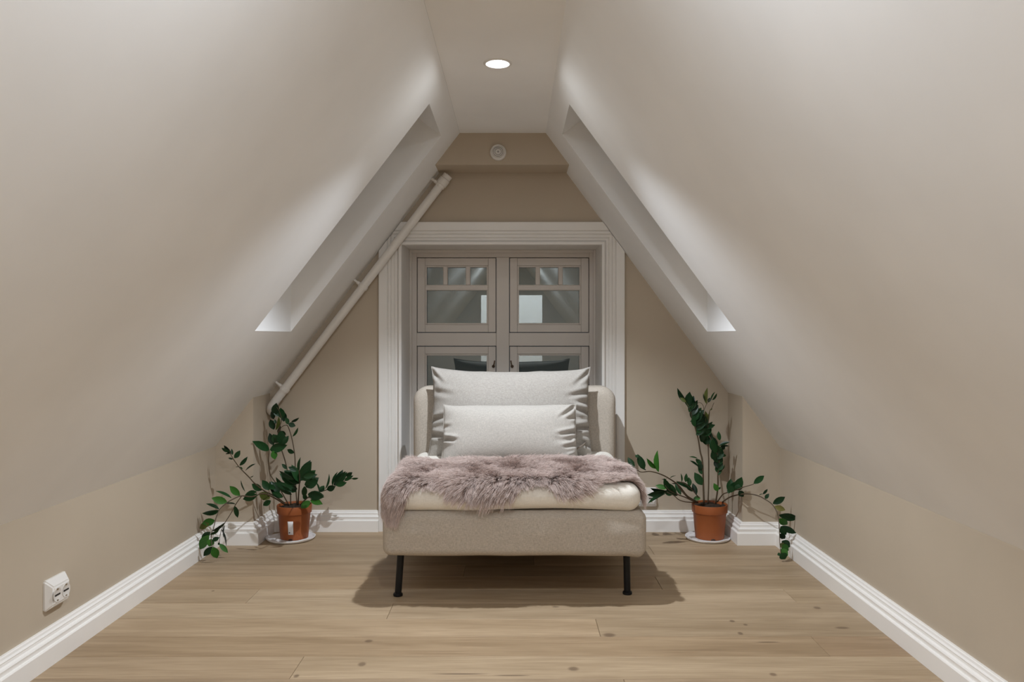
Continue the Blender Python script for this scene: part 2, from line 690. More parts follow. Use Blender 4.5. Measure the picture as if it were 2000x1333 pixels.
def slope(name, hf, xf, side, ya, yb):
    """sloped ceiling with a deep roof-window recess"""
    zs = [KL if side < 0 else KR, 0.962, 1.800, CH]
    ys = [YO, ya, yb, YB]
    polys = []
    for i in range(3):
        for j in range(3):
            if i == 1 and j == 1:
                continue
            polys.append([(xf(zs[i]), ys[j], zs[i]), (xf(zs[i]), ys[j + 1], zs[i]),
                          (xf(zs[i + 1]), ys[j + 1], zs[i + 1]), (xf(zs[i + 1]), ys[j], zs[i + 1])])
    o = struct(poly_faces(name, polys, M_white))
    ang = math.atan(1.303 if side < 0 else 1.3613)
    D = 0.25
    n = (side * math.sin(ang), math.cos(ang))
    a = (xf(0.962), 0.962)
    b = (xf(1.800), 1.800)
    a2 = (a[0], a[1] + D / math.cos(ang))
    b2 = (b[0] + n[0] * D, b[1] + n[1] * D)
    lin = [
        [(a[0], ya, a[1]), (a[0], yb, a[1]), (a2[0], yb, a2[1]), (a2[0], ya, a2[1])],
        [(b[0], ya, b[1]), (b[0], yb, b[1]), (b2[0], yb, b2[1]), (b2[0], ya, b2[1])],
        [(a[0], ya, a[1]), (b[0], ya, b[1]), (b2[0], ya, b2[1]), (a2[0], ya, a2[1])],
        [(a[0], yb, a[1]), (b[0], yb, b[1]), (b2[0], yb, b2[1]), (a2[0], yb, a2[1])],
    ]
    poly_faces('recess_lining', lin, M_white, o)
    # the roof window closing the recess
    wn = struct(empty('window_2' if side < 0 else 'window_3', (0, 0, 0)))
    d = Vector((b2[0] - a2[0], 0, b2[1] - a2[1]))
    L = d.length
    d.normalize()
    nn = Vector((n[0], 0, n[1]))
    A = Vector((a2[0], ya, a2[1]))

    def slab(nm, u0, u1, v0, v1, t0, t1, m):
        bm = bmesh.new()
        c = []
        for t in (t0, t1):
            for (u, v) in ((u0, v0), (u1, v0), (u1, v1), (u0, v1)):
                c.append(bm.verts.new(A + d * u + Vector((0, v, 0)) + nn * t))
        for f in ((0, 1, 2, 3), (7, 6, 5, 4), (0, 4, 5, 1), (1, 5, 6, 2), (2, 6, 7, 3), (3, 7, 4, 0)):
            bm.faces.new([c[i] for i in f])
        bmesh.ops.recalc_face_normals(bm, faces=bm.faces)
        return from_bm(nm, bm, m, wn)
    W = yb - ya
    fw = 0.05
    for q in ((0, L, 0, fw), (0, L, W - fw, W), (0, fw, fw, W - fw), (L - fw, L, fw, W - fw)):
        slab('frame', q[0], q[1], q[2], q[3], 0.0, 0.04, M_trim)
    slab('pane', fw, L - fw, fw, W - fw, 0.018, 0.024, M_glass)
    return o


slope('ceiling_left', hL, lambda z: (z - 2.2096) / 1.303, -1, 2.925, 3.398)
slope('ceiling_right', hR, lambda z: (2.0760 - z) / 1.3613, 1, 2.932, 3.373)

# rear gable with a doorway into the hall
DX0, DX1, DZ = -0.46, 0.38, 1.50
rear = [
    [(XL0, 0), (DX0, 0), (DX0, hL(DX0)), (XL0, KL)],
    [(DX1, 0), (XR0, 0), (XR0, KR), (DX1, hR(DX1))],
    [(DX0, DZ), (DX1, DZ), (DX1, hR(DX1)), (CXR, CH), (CXL, CH), (DX0, hL(DX0))],
    [(BX0, 0), (XL0, 0), (XL0, KL), (BX0, KL)],
    [(BX0, KL), (XL0, KL), (CXL, CH), (CXL, BH), (BX0, BH)],
    [(CXL, CH), (CXR, CH), (CXR, BH), (CXL, BH)],
    [(CXR, CH), (XR0, KR), (BX1, KR), (BX1, BH), (CXR, BH)],
    [(XR0, 0), (BX1, 0), (BX1, KR), (XR0, KR)],
]
struct(poly_faces('wall_front', [[(x, YO, z) for x, z in p] for p in rear], M_white))
struct(box('wall_rear', BX0, BX1, BY0 - 0.1, BY0, 0, BH, M_white))
struct(box('wall_hall_left', BX0 - 0.1, BX0, BY0, YO, 0, BH, M_white))
struct(box('wall_hall_right', BX1, BX1 + 0.1, BY0, YO, 0, BH, M_white))
struct(box('ceiling_hall', BX0, BX1, BY0, YO, BH, BH + 0.08, M_white))

# ------------------------------------------------------------------ baseboards
BASE = [(0, 0), (0.033, 0), (0.033, 0.053), (0.031, 0.0555), (0.024, 0.0565), (0.024, 0.066), (0.0255, 0.070), (0.0225, 0.074),
        (0.0165, 0.077), (0.0155, 0.084), (0.0165, 0.087), (0.012, 0.0915), (0.0105, 0.0975), (0.0075, 0.0995), (0, 0.0995)]


def sweep(name, path, prof, m, side, parent=None, plan='XY', y0=0.0):
    """prof (out, up) swept along path with mitred corners; side=+1: out is to the left of travel"""
    P = [Vector((p[0], p[1])) for p in path]
    rings = []
    for i, p in enumerate(P):
        ns = []
        if i > 0:
            t = (P[i] - P[i - 1]).normalized()
            ns.append(Vector((-t.y, t.x)) * side)
        if i < len(P) - 1:
            t = (P[i + 1] - P[i]).normalized()
            ns.append(Vector((-t.y, t.x)) * side)
        if len(ns) == 2:
            b = (ns[0] + ns[1]).normalized()
            nrm = b / max(0.2, b.dot(ns[0]))
        else:
            nrm = ns[0]
        ring = []
        for o, u in prof:
            q = p + nrm * o
            ring.append((q.x, q.y, u) if plan == 'XY' else (q.x, y0 - u, q.y))
        rings.append(ring)
    return rings


def rings_mesh(bm, ra, rb):
    n = len(ra)
    a = [bm.verts.new(v) for v in ra]
    b = [bm.verts.new(v) for v in rb]
    for i in range(n):
        j = (i + 1) % n
        bm.faces.new((a[i], a[j], b[j], b[i]))
    bm.faces.new(a[::-1])
    bm.faces.new(b)
    bmesh.ops.recalc_face_normals(bm, faces=bm.faces)


def baseboard(name, path, side):
    R = sweep(name, path, BASE, M_trim, side)
    root = struct(empty(name, (path[0][0], path[0][1], 0)))
    for ra, rb in zip(R, R[1:]):
        bm = bmesh.new()
        rings_mesh(bm, ra, rb)
        o = from_bm('board', bm, M_trim, root, off=(path[0][0], path[0][1], 0))
        sharp(o, 25)
    return root


CO = 0.111                                     # width of the window casing
baseboard('baseboard_left', [(XL0, YO), (XL0, YP), (PL, YP), (PL, YB), (OX0 - CO, YB)], -1)
baseboard('baseboard_right', [(XR0, YO), (XR0, YP), (PR, YP), (PR, YB), (OX1 + CO, YB)], 1)

# ------------------------------------------------------------------ window casing, reveal and window
CASE = [(0, 0), (0, 0.022), (0.002, 0.024), (0.039, 0.024), (0.041, 0.022), (0.042, 0.016), (0.045, 0.016), (0.047, 0.021), (0.056, 0.021),
        (0.058, 0.015), (0.061, 0.015), (0.063, 0.020), (0.073, 0.020), (0.075, 0.014), (0.078, 0.014), (0.080, 0.019), (0.089, 0.019),
        (0.091, 0.014), (0.094, 0.014), (0.096, 0.027), (0.099, 0.030), (0.108, 0.030), (0.111, 0.027), (0.111, 0)]
trim = struct(empty('trim_1', (0, YB, 0)))
path = [(OX0 - CO, 0.0), (OX0 - CO, OZ1 + 0.104), (OX1 + CO, OZ1 + 0.104), (OX1 + CO, 0.0)]
R = sweep('casing', path, [(a * 0.104 / CO if False else a, u) for a, u in CASE], M_case, -1, plan='XZ', y0=YB)
for ra, rb in zip(R, R[1:]):
    bm = bmesh.new()
    rings_mesh(bm, ra, rb)
    for nrm, pt in ((Vector((-1.303, 0, 1)), Vector((0, 0, 2.2096 - 0.004))), (Vector((1.3613, 0, 1)), Vector((0, 0, 2.0760 - 0.004)))):
        g = bmesh.ops.bisect_plane(bm, geom=bm.verts[:] + bm.edges[:] + bm.faces[:], plane_co=pt, plane_no=nrm, clear_outer=True)
        es = [e for e in g['geom_cut'] if isinstance(e, bmesh.types.BMEdge)]
        if es:
            bmesh.ops.holes_fill(bm, edges=es)
    from_bm('casing', bm, M_case, trim, off=(0, YB, 0))

YW = 4.155
rev = struct(empty('trim_2', (0, YB, 0)))
for q in ((OX0 - 0.02, OX0, OZ0 - 0.02, OZ1 + 0.02), (OX1, OX1 + 0.02, OZ0 - 0.02, OZ1 + 0.02), (OX0, OX1, OZ1, OZ1 + 0.02), (OX0, OX1, OZ0 - 0.02, OZ0)):
    o = box('reveal_board', q[0], q[1], 0.0005, YW + 0.06 - YB, q[2], q[3], M_case, rev)

win = struct(empty('window_1', (0, YW, 0)))


def wx(px, Y=YW - 0.03):
    return (px - VX) * Y / F


def wz(py, Y=YW - 0.03):
    return CAMZ - (py - VY) * Y / F


FX0, FX1 = wx(814), wx(1151)
FT = wz(503)
MX0, MX1 = wx(969.5), wx(994.5)
TZ1, TZ0 = wz(650.5), wz(676)
FB = 0.30
fy0, fy1 = -0.03, 0.05
bm = bmesh.new()
add_box(bm, OX0, FX0, fy0, fy1, OZ0, OZ1, 0.002, 1)
add_box(bm, FX1, OX1, fy0, fy1, OZ0, OZ1, 0.002, 1)
add_box(bm, FX0, FX1, fy0, fy1, FT, OZ1, 0.002, 1)
add_box(bm, FX0, FX1, fy0, fy1, OZ0, FB, 0.002, 1)
# stepped inner lip along the head and jambs
add_box(bm, OX0, OX0 + 0.012, fy0 - 0.02, fy0, OZ0, OZ1, 0.002, 1)
add_box(bm, OX1 - 0.012, OX1, fy0 - 0.02, fy0, OZ0, OZ1, 0.002, 1)
add_box(bm, OX0 + 0.012, OX1 - 0.012, fy0 - 0.02, fy0, OZ1 - 0.014, OZ1, 0.002, 1)
from_bm('frame', bm, M_sash, win)
box('mullion', MX0, MX1, fy0 - 0.004, fy1, FB, FT, M_sash, win, 0.002, 1)
box('transom', FX0, MX0 - 0.001, fy0 - 0.002, fy1, TZ0, TZ1, M_sash, win, 0.002, 1)
box('transom', MX1 + 0.001, FX1, fy0 - 0.002, fy1, TZ0, TZ1, M_sash, win, 0.002, 1)


def sash(x0, x1, z0, z1, upper, turn=0.0):
    g = 0.0035
    x0, x1, z0, z1 = x0 + g, x1 - g, z0 + g, z1 - g
    s = 0.0385
    ya, yb = fy0 + 0.003, fy0 + 0.048
    bm = bmesh.new()
    add_box(bm, x0, x0 + s, ya, yb, z0, z1, 0.0015, 1)
    add_box(bm, x1 - s, x1, ya, yb, z0, z1, 0.0015, 1)
    add_box(bm, x0 + s + .0006, x1 - s - .0006, ya + 0.0005, yb, z1 - s, z1, 0.0015, 1)
    add_box(bm, x0 + s + .0006, x1 - s - .0006, ya + 0.0005, yb, z0, z0 + s, 0.0015, 1)
    o = from_bm('sash', bm, M_sash, win)
    gx0, gx1, gz0, gz1 = x0 + s, x1 - s, z0 + s, z1 - s
    # glazing bead
    bm = bmesh.new()
    b = 0.009
    for q in ((gx0, gx0 + b, gz0, gz1), (gx1 - b, gx1, gz0, gz1), (gx0 + b, gx1 - b, gz1 - b, gz1), (gx0 + b, gx1 - b, gz0, gz0 + b)):
        add_box(bm, q[0], q[1], ya + 0.006, ya + 0.022, q[2], q[3], 0.002, 1)
    from_bm('glazing_bead', bm, M_sash, o)
    yg = ya + 0.024

    def pane(a, c, d, e):
        bm = bmesh.new()
        xm = (a + c) / 2
        tw = math.tan(turn)
        vs = []
        for yy in (0, 0.006):
            for (x, z) in ((a, d), (c, d), (c, e), (a, e)):
                vs.append(bm.verts.new((x, yg + yy + (x - xm) * tw, z)))
        for f in ((0, 1, 2, 3), (7, 6, 5, 4), (0, 4, 5, 1), (1, 5, 6, 2), (2, 6, 7, 3), (3, 7, 4, 0)):
            bm.faces.new([vs[i] for i in f])
        bmesh.ops.recalc_face_normals(bm, faces=bm.faces)
        from_bm('pane', bm, M_glass, o)
    if upper:
        hb0, hb1 = wz(567.5), wz(556.5)
        box('glazing_bar', gx0 + .0005, gx1 - .0005, ya + 0.003, yg + 0.010, hb0, hb1, M_sash, o, 0.003, 1)
        wv = (gx1 - gx0 - 2 * 0.024) / 3
        for i in (1, 2):
            xx = gx0 + wv * i + 0.024 * (i - 1)
            box('glazing_bar', xx, xx + 0.024, ya + 0.004, yg + 0.010, hb1, gz1 - .0005, M_sash, o, 0.003, 1)
        for i in range(3):
            xx = gx0 + (wv + 0.024) * i
            pane(xx - 0.002, xx + wv + 0.002, hb1 - 0.002, gz1)
        pane(gx0, gx1, gz0, hb0 + 0.002)
    else:
        pane(gx0, gx1, gz0, gz1)
        # cockspur handle on the meeting stile
        hx = x1 - 0.012 if x0 < -0.2 else x0 + 0.012
        bm = bmesh.new()
        zc = wz(716)
        lathe(bm, [(0, -0.004), (0.008, -0.004), (0.008, 0), (0, 0)], (hx, ya, zc), 'Y', 14)
        sgn = -1 if x0 < -0.2 else 1
        add_tube(bm, catmull([(hx, ya - 0.003, zc + 0.002), (hx, ya - 0.016, zc), (hx - sgn * 0.004, ya - 0.020, zc + 0.015), (hx - sgn * 0.007, ya - 0.016, zc + 0.03)], 4), 0.0035, 8)
        from_bm('handle', bm, plain('aged_brass', (0.12, 0.08, 0.05), 0.4, 0.5, 0.6), o, True)
    return o


sash(FX0, MX0, TZ1, FT, True)
sash(MX1, FX1, TZ1, FT, True, 0.0)
sash(FX0, MX0, FB, TZ0, False)
sash(MX1, FX1, FB, TZ0, False)

# ------------------------------------------------------------------ recessed downlight, smoke alarm
dl = tag(empty('downlight', (LX, LY, LZ)), 'small round recessed downlight, lit, in the flat ceiling strip', 'downlight')
bm = bmesh.new()
lathe(bm, [(0.0355, 0.004), (0.038, -0.0035), (0.046, -0.003), (0.0500, -0.0008), (0.0500, 0.0002)], (0, 0, 0), 'Z', 48)
from_bm('trim_ring', bm, M_plastic, dl, True)
bm = bmesh.new()
lathe(bm, [(0, -0.001), (0.0355, -0.001), (0.0355, 0.0035)], (0, 0, 0), 'Z', 40)
from_bm('lens', bm, M_lens, dl, True)['label'] = 'glowing white lens'

SA = at(973, 297.5, 3.645)
al = tag(empty('smoke_alarm', (SA.x, 3.661, SA.z)), 'small round white smoke alarm on the beige wall under the ceiling', 'smoke alarm')
bm = bmesh.new()
lathe(bm, [(0.0365, 0), (0.0375, -0.006), (0.0365, -0.017), (0.034, -0.0215), (0.0305, -0.0235), (0.029, -0.023), (0.0275, -0.0195), (0.0268, -0.0195), (0, -0.0195)],
      (0, 0, 0), 'Y', 48)
sharp(from_bm('housing', bm, M_plastic, al), 40)
bm = bmesh.new()
lathe(bm, [(0.0262, -0.0190), (0.0262, -0.0232), (0.022, -0.0262), (0.012, -0.0278), (0, -0.028)], (0, 0, 0), 'Y', 40)
sharp(from_bm('cover', bm, plain('alarm_cover_plastic', (0.66, 0.64, 0.61), 0.4), al), 40)
bm = bmesh.new()
for rr, n0, n1 in ((0.0215, 16, 0.0044), (0.0145, 10, 0.0044)):
    for i in range(n0):
        a0 = 2 * math.pi * i / n0 + (0.2 if n0 == 10 else 0)
        P = [(rr * math.cos(a0 + d), -0.0268 if rr > 0.02 else -0.0282, rr * math.sin(a0 + d)) for d in (-n1 / rr, 0, n1 / rr)]
        add_tube(bm, P, 0.0009, 6)
from_bm('vent_slots', bm, plain('slot_grey', (0.16, 0.15, 0.14), 0.6), al)
bm = bmesh.new()
lathe(bm, [(0.004, -0.0275), (0.004, -0.0292), (0, -0.0294)], (0, 0, 0.0), 'Y', 16)
from_bm('test_button', bm, plain('grey_button', (0.25, 0.24, 0.23), 0.5), al)

# ------------------------------------------------------------------ slanting pipe along the slope
pp = tag(empty('heating_pipe', at(706, 560, 3.785)), 'white painted pipe slanting up the gable wall beside the window', 'pipe')
o0 = pp.location.copy()
A0, A1 = at(532, 792, 3.785), at(868, 352, 3.785)
d = (A1 - A0).normalized()
lowP = [A0 - d * 0.028 + Vector((0, 0.055, -0.012)), A0 - d * 0.026 + Vector((0, 0.03, -0.010)), A0 - d * 0.014 + Vector((0, 0.006, -0.003)), A0 + d * 0.02]
cur = catmull(lowP, 5)
tube('pipe', [p - o0 for p in cur + [A0.lerp(A1, t) for t in (0.2, 0.4, 0.6, 0.8, 1.0)]], 0.0205, M_pipe, pp, 20)
bm = bmesh.new()
add_tube(bm, [A1 - d * 0.030 - o0, A1 - d * 0.026 - o0, A1 + d * 0.004 - o0, A1 + d * 0.008 - o0], [0.0205, 0.0265, 0.0265, 0.0225], 20)
add_tube(bm, [A1 + d * 0.006 - o0, A1 + d * 0.028 - o0, A1 + d * 0.030 - o0], [0.0225, 0.0235, 0.019], 20)
sharp(from_bm('end_fitting', bm, M_pipe, pp), 40)
nsl = Vector((-1.303, 0, 1)).normalized()
for px, py in ((860, 362), (709, 560), (556, 760)):
    c = A0 + d * ((at(px, py, 3.785) - A0).dot(d))
    bm = bmesh.new()
    add_tube(bm, [c - d * 0.009 - o0, c + d * 0.009 - o0], [0.0238, 0.0238], 20)
    dist = 0.075
    # stand-off bolt up to the sloped ceiling
    h_gap = (Vector((0, 0, hL(c.x) - c.z)).dot(nsl))
    add_tube(bm, [c + nsl * 0.02 - o0, c + nsl * 0.034 - o0, c + nsl * 0.034 - o0, c + nsl * (h_gap - 0.001) - o0], [0.009, 0.009, 0.006, 0.006], 10)
    bmesh.ops.recalc_face_normals(bm, faces=bm.faces)
    sharp(from_bm('pipe_clamp', bm, M_pipe, pp), 40)

# ------------------------------------------------------------------ wall sockets


def socket(loc, rot, L, H, label):
    """double socket; local +Y is out of the wall, X along it, Z up"""
    r = tag(empty('wall_socket', loc), label, 'socket')
    r.rotation_euler = (0, 0, rot)
    T = 0.024
    bm = bmesh.new()
    a, b = L / 2, H / 2
    lo = [(-a, 0, -b), (a, 0, -b), (a, 0, b), (-a, 0, b)]
    md = [(-a, 0.006, -b), (a, 0.006, -b), (a, 0.006, b), (-a, 0.006, b)]
    hi = [(-a + .010, T, -b + .014), (a - .014, T, -b + .014), (a - .014, T, b - .022), (-a + .010, T, b - .022)]
    rr = [[bm.verts.new(p) for p in q] for q in (lo, md, hi)]
    for p, q in zip(rr, rr[1:]):
        for i in range(4):
            j = (i + 1) % 4
            bm.faces.new((p[i], p[j], q[j], q[i]))
    bm.faces.new(rr[2])
    bm.faces.new(rr[0][::-1])
    bmesh.ops.bevel(bm, geom=[e for e in bm.edges if max(v.co.y for v in e.verts) > 0.003 and not all(abs(v.co.y - 0.006) < 1e-6 for v in e.verts)],
                    offset=0.004, segments=3, affect='EDGES')
    bmesh.ops.recalc_face_normals(bm, faces=bm.faces)
    body = from_bm('cover_plate', bm, M_plastic, r)
    sharp(body, 30)
    for cx in (-L * 0.21, L * 0.21):
        bm = bmesh.new()
        R0 = min(0.0185, L * 0.19)
        cz = -0.003
        lathe(bm, [(R0 + 0.002, T - 0.001), (R0 + 0.002, T + 0.0012), (R0, T + 0.0012), (R0 - 0.0012, T + 0.0004), (0, T + 0.0004)], (cx, 0, cz), 'Y', 28)
        s = from_bm('socket_insert', bm, plain('socket_insert_plastic', (0.66, 0.635, 0.60), 0.35), r)
        sharp(s, 40)
        bm = bmesh.new()
        add_box(bm, cx - R0 * 0.72, cx + R0 * 0.72, T, T + 0.0014, cz - 0.0026, cz + 0.0026, 0.0006, 1)  # dark bar standing in for the shade in the socket recess
        from_bm('recess_shade', bm, M_dark, s)
        for sg in (-1, 1):
            bm = bmesh.new()
            add_box(bm, cx - 0.003, cx + 0.003, T, T + 0.0022, cz + sg * R0 * 0.86 - 0.0018, cz + sg * R0 * 0.86 + 0.0018, 0.0005, 1)
            from_bm('earth_clip', bm, M_brass, s)
    return r


socket((XL0, 2.333, 0.193), -math.pi / 2, 0.105, 0.088, 'white double wall socket low on the left knee wall')
socket((0.640, YB, 0.163), math.pi, 0.096, 0.092, 'white wall socket half hidden between the seat and a plant')

# ------------------------------------------------------------------ armless lounge chair


def soft(amp, sc, seed):
    off = Vector((seed * 3.1, seed * 1.7, seed * 2.3))

    def f(p, n):
        return p + n * (amp * noise.noise(p * sc + off))
    return f


CY0, CYB = 2.778, 3.745
chair = tag(empty('lounge_chair', (0, 3.26, 0)), 'beige melange armless lounge chair on thin black legs in front of the window', 'chair')
C0 = Vector((0, 3.26, 0))


def frame_disp(p, n):
    q = p + n * (0.0025 * noise.noise(p * 7 + Vector((4, 1, 2))))
    # upholstery swells a little on the front face
    if n.y < -0.5:
        q.y -= 0.002 * (1 - (p.x / 0.465) ** 2) * (1 - (p.z / 0.084) ** 2)
        for xc, wx_, am in ((-0.33, 0.10, 0.0065), (0.09, 0.09, 0.0050), (0.36, 0.09, 0.0055)):
            q.y -= am * math.exp(-((p.x - xc) / wx_) ** 2 - ((p.z - 0.004) / 0.036) ** 2)
    # slack hem at one lower front corner
    dd = (p - Vector((0.435, -0.47, -0.080))).length
    q.z -= 0.006 * math.exp(-(dd / 0.03) ** 2)
    return q


from_bm('seat_frame', rounded_box(0, (CY0 + CYB) / 2 - C0.y, 0.247, 0.930, CYB - CY0, 0.160, 0.030, 5, (40, 16, 12), frame_disp), M_sofa, chair, True)


def back_disp(p, n):
    return p + n * (0.003 * noise.noise(p * 5 + Vector((9, 2, 2))))


# backrest: rounded upper corners in elevation, softened edges
def backrest():
    hw, z0, z1, rc, t, rf = 0.460, 0.335, 0.712, 0.065, 0.170, 0.042
    out = []
    n = 10
    out.append((hw - 0.004, z0))
    for i in range(1, 5):
        out.append((hw, z0 + (z1 - rc - z0) * i / 5))
    for i in range(n + 1):
        a = math.pi / 2 * i / n
        out.append((hw - rc + rc * math.cos(a), z1 - rc + rc * math.sin(a)))
    for i in range(1, 12):
        out.append(((hw - rc) * (1 - 2 * i / 12), z1))
    for i in range(n + 1):
        a = math.pi / 2 + math.pi / 2 * i / n
        out.append((-(hw - rc) + rc * math.cos(a), z1 - rc + rc * math.sin(a)))
    for i in range(4, 0, -1):
        out.append((-hw, z0 + (z1 - rc - z0) * i / 5))
    out.append((-hw + 0.004, z0))
    prof = []
    for i in range(7):
        a = math.pi / 2 * i / 6
        prof.append((rf * (1 - math.sin(a)), -t / 2 + rf * (1 - math.cos(a))))
    prof += [(0, 0)]
    prof += [(p[0], -p[1]) for p in prof[-2::-1]]
    bm = bmesh.new()
    rings = []
    for ins, y in prof:
        ring = []
        for x, z in out:
            sx = x * (hw - ins) / hw
            sz = z0 + (z - z0) * (z1 - z0 - ins) / (z1 - z0)
            v = Vector((sx, y, sz))
            v += Vector((0, 0.003 * noise.noise(v * 6), 0.0025 * noise.noise(v * 5 + Vector((3, 3, 3))) * (1 if z > 0.6 else 0)))
            ring.append(bm.verts.new(v))
        rings.append(ring)
    m = len(out)
    for a, b in zip(rings, rings[1:]):
        for i in range(m - 1):
            bm.faces.new((a[i], a[i + 1], b[i + 1], b[i]))
    bm.faces.new(rings[0][::-1])
    bm.faces.new(rings[-1])
    bmesh.ops.recalc_face_normals(bm, faces=bm.faces)
    bmesh.ops.translate(bm, verts=bm.verts, vec=(0, 3.660 - C0.y, 0))
    o = from_bm('backrest', bm, M_sofa, chair)
    return sharp(o, 60)


backrest()
# seat cushion
SA_, SR, SYF, STOP = 0.398, 0.048, 2.821, 0.424     # flat half width, edge radius, front of the flat, top height


def crown(x, y):
    return 0.010 * max(0.0, 1 - (x / 0.44) ** 2) * min(1.0, max(0, (y - 2.80) / 0.25))


def cush_disp(p, n):
    q = p + n * (0.0035 * noise.noise(p * 6 + Vector((1, 8, 3))))
    if n.z > 0.3:
        q.z += crown(p.x, p.y + 3.1825)
    if n.z < 0.1:
        q.z += 0.004 * math.sin(p.x * 9 + 0.6) * (1 if p.y < 0 else 0.3)
    return q


cy0, cy1 = SYF - SR, 3.577
from_bm('seat_cushion', rounded_box(0, (cy0 + cy1) / 2 - C0.y, STOP - 0.0485, (SA_ + SR) * 2, cy1 - cy0, 0.097, 0.047, 7, (26, 18, 1), cush_disp), M_seat, chair, True)


def leg(x, y, dx, dy):
    bm = bmesh.new()
    top = Vector((x, y, 0.172)) - C0
    bot = Vector((x + dx, y + dy, 0.0)) - C0
    u = (bot - top).normalized()
    b1 = top.lerp(bot, 0.93)
    add_tube(bm, [top, b1], [0.0128, 0.0122], 18)
    l = from_bm('leg', bm, M_black, chair)
    sharp(l, 40)
    bm = bmesh.new()
    add_tube(bm, [b1, b1 + Vector((0, 0, -0.003)), Vector((bot.x, bot.y, 0.004)), Vector((bot.x, bot.y, 0.0003))], [0.0122, 0.0165, 0.0175, 0.0165], 18)
    sharp(from_bm('foot_glide', bm, M_black, l), 40)


leg(-0.412, 2.880, -0.011, 0.0)
leg(0.409, 2.900, 0.003, 0.0)
leg(-0.412, 3.640, -0.010, 0.01)
leg(0.409, 3.640, 0.010, 0.01)

# ------------------------------------------------------------------ pillows


def pillow(name, w_, h_, t_, m, label, folds=(), sag=(0.03, 0.03), seed=1, flare=0.0, N=(72, 56), ears=1.0):
    """stuffed pillow in its own XZ plane, front towards -Y; folds: (u0,v0,u1,v1,width,depth)"""
    nu, nv = N
    V, Fc = [], []
    idx = {}

    def prof(u, v):
        a = max(0.0, 1 - abs(u) ** 2.6)
        b = max(0.0, 1 - abs(v) ** 2.4)
        return (a * b) ** 0.46
    for side in (-1, 1):
        for i in range(nu + 1):
            for j in range(nv + 1):
                u = -math.cos(math.pi * i / nu)
                v = -math.cos(math.pi * j / nv)
                u = 0.55 * u + 0.45 * (-1 + 2 * i / nu)
                v = 0.55 * v + 0.45 * (-1 + 2 * j / nv)
                edge = i in (0, nu) or j in (0, nv)
                if edge and side == 1:
                    idx[(side, i, j)] = idx[(-1, i, j)]
                    continue
                x = w_ / 2 * u * (1 - sag[0] * (1 - v * v) * abs(u)) * (1 + flare * (1 - v) * 0.5)
                z = h_ / 2 * v * (1 - sag[1] * (1 - u * u) * abs(v))
                ear = ears * (abs(u) * abs(v)) ** 9
                x += 0.006 * ear * (1 if u > 0 else -1)
                z += 0.011 * ear * (1 if v > 0 else -1)
                th = t_ / 2 * prof(u, v)
                # seam-gathered ripples near the short sides
                e = max(abs(u), 0) ** 6
                rp = 0.010 * e * noise.noise(Vector((side * 3 + seed, z * 16, u * 1.5 + seed))) * (1 - abs(v) ** 6)
                lowf = 0.010 * noise.noise(Vector((x * 4 + seed, z * 5, side * 4.0 + seed)))
                g = 0
                if side == -1:
                    for (u0, v0, u1, v1, wd, dp) in folds:
                        du, dv = u1 - u0, v1 - v0
                        ll = du * du + dv * dv
                        tt = max(0, min(1, ((u - u0) * du + (v - v0) * dv) / ll))
                        ddx = (u - u0 - tt * du) * w_ / 2
                        ddz = (v - v0 - tt * dv) * h_ / 2
                        dd = math.hypot(ddx, ddz)
                        prof_ = math.exp(-(dd / wd) ** 2) - 0.55 * math.exp(-((dd - wd * 2.0) / (wd * 1.1)) ** 2)
                        g += dp * (1 - tt ** 1.5) * prof_
                y = side * max(0.0, th + (lowf + rp) * min(1, th / 0.03) - g * min(1, th / 0.012)) if not edge else 0.0
                if edge:
                    z += 0.004 * noise.noise(Vector((x * 12 + seed, 5, z * 12)))
                    x += 0.004 * noise.noise(Vector((z * 14 + seed, 9, x * 9)))
                idx[(side, i, j)] = len(V)
                V.append((x, y, z))
        for i in range(nu):
            for j in range(nv):
                q = [idx[(side, i, j)], idx[(side, i + 1, j)], idx[(side, i + 1, j + 1)], idx[(side, i, j + 1)]]
                Fc.append(q if side == -1 else q[::-1])
    o = from_np(name, V, Fc, m, None, True)
    o['label'] = label
    return o, idx, V


def seam(parent, idx, V, N, m):
    """corded seam running round the edge"""
    nu, nv = N
    ring = [(i, 0) for i in range(nu)] + [(nu, j) for j in range(nv)] + [(i, nv) for i in range(nu, 0, -1)] + [(0, j) for j in range(nv, 0, -1)]
    P = [Vector(V[idx[(-1, i, j)]]) for i, j in ring]
    P.append(P[0])
    bm = bmesh.new()
    add_tube(bm, P, 0.0022, 5, False)
    from_bm('seam', bm, m, parent, True)


NB = (84, 64)
bf = [(1.0, -0.02, 0.72, 0.10, 0.010, 0.030), (1.0, -0.34, 0.74, -0.42, 0.010, 0.034), (-1.0, -0.18, -0.72, -0.10, 0.010, 0.026),
      (-1.0, -0.52, -0.74, -0.60, 0.010, 0.026), (1.0, 0.45, 0.70, 0.30, 0.010, 0.020), (1.0, 0.92, 0.80, 0.55, 0.010, 0.016),
      (-1.0, 0.90, -0.86, 0.62, 0.009, 0.014), (1.0, -0.74, 0.78, -0.66, 0.010, 0.026), (-0.95, 0.45, -0.70, 0.33, 0.012, 0.010),
      (1.0, 0.20, 0.78, 0.22, 0.010, 0.016)]
bp_, ix, VV = pillow('back_pillow', 0.690, 0.388, 0.205, M_pill, 'large light beige linen pillow leaning on the chair backrest', bf, (0.035, 0.075), 3, 0.02, NB)
tag(bp_, 'large light beige linen pillow leaning on the chair backrest', 'pillow')
seam(bp_, ix, VV, NB, M_pill)
bp_.location = (-0.0175, 3.455, 0.608)
bp_.rotation_euler = (math.radians(-14), 0, math.radians(-1.0))
bm = bmesh.new()
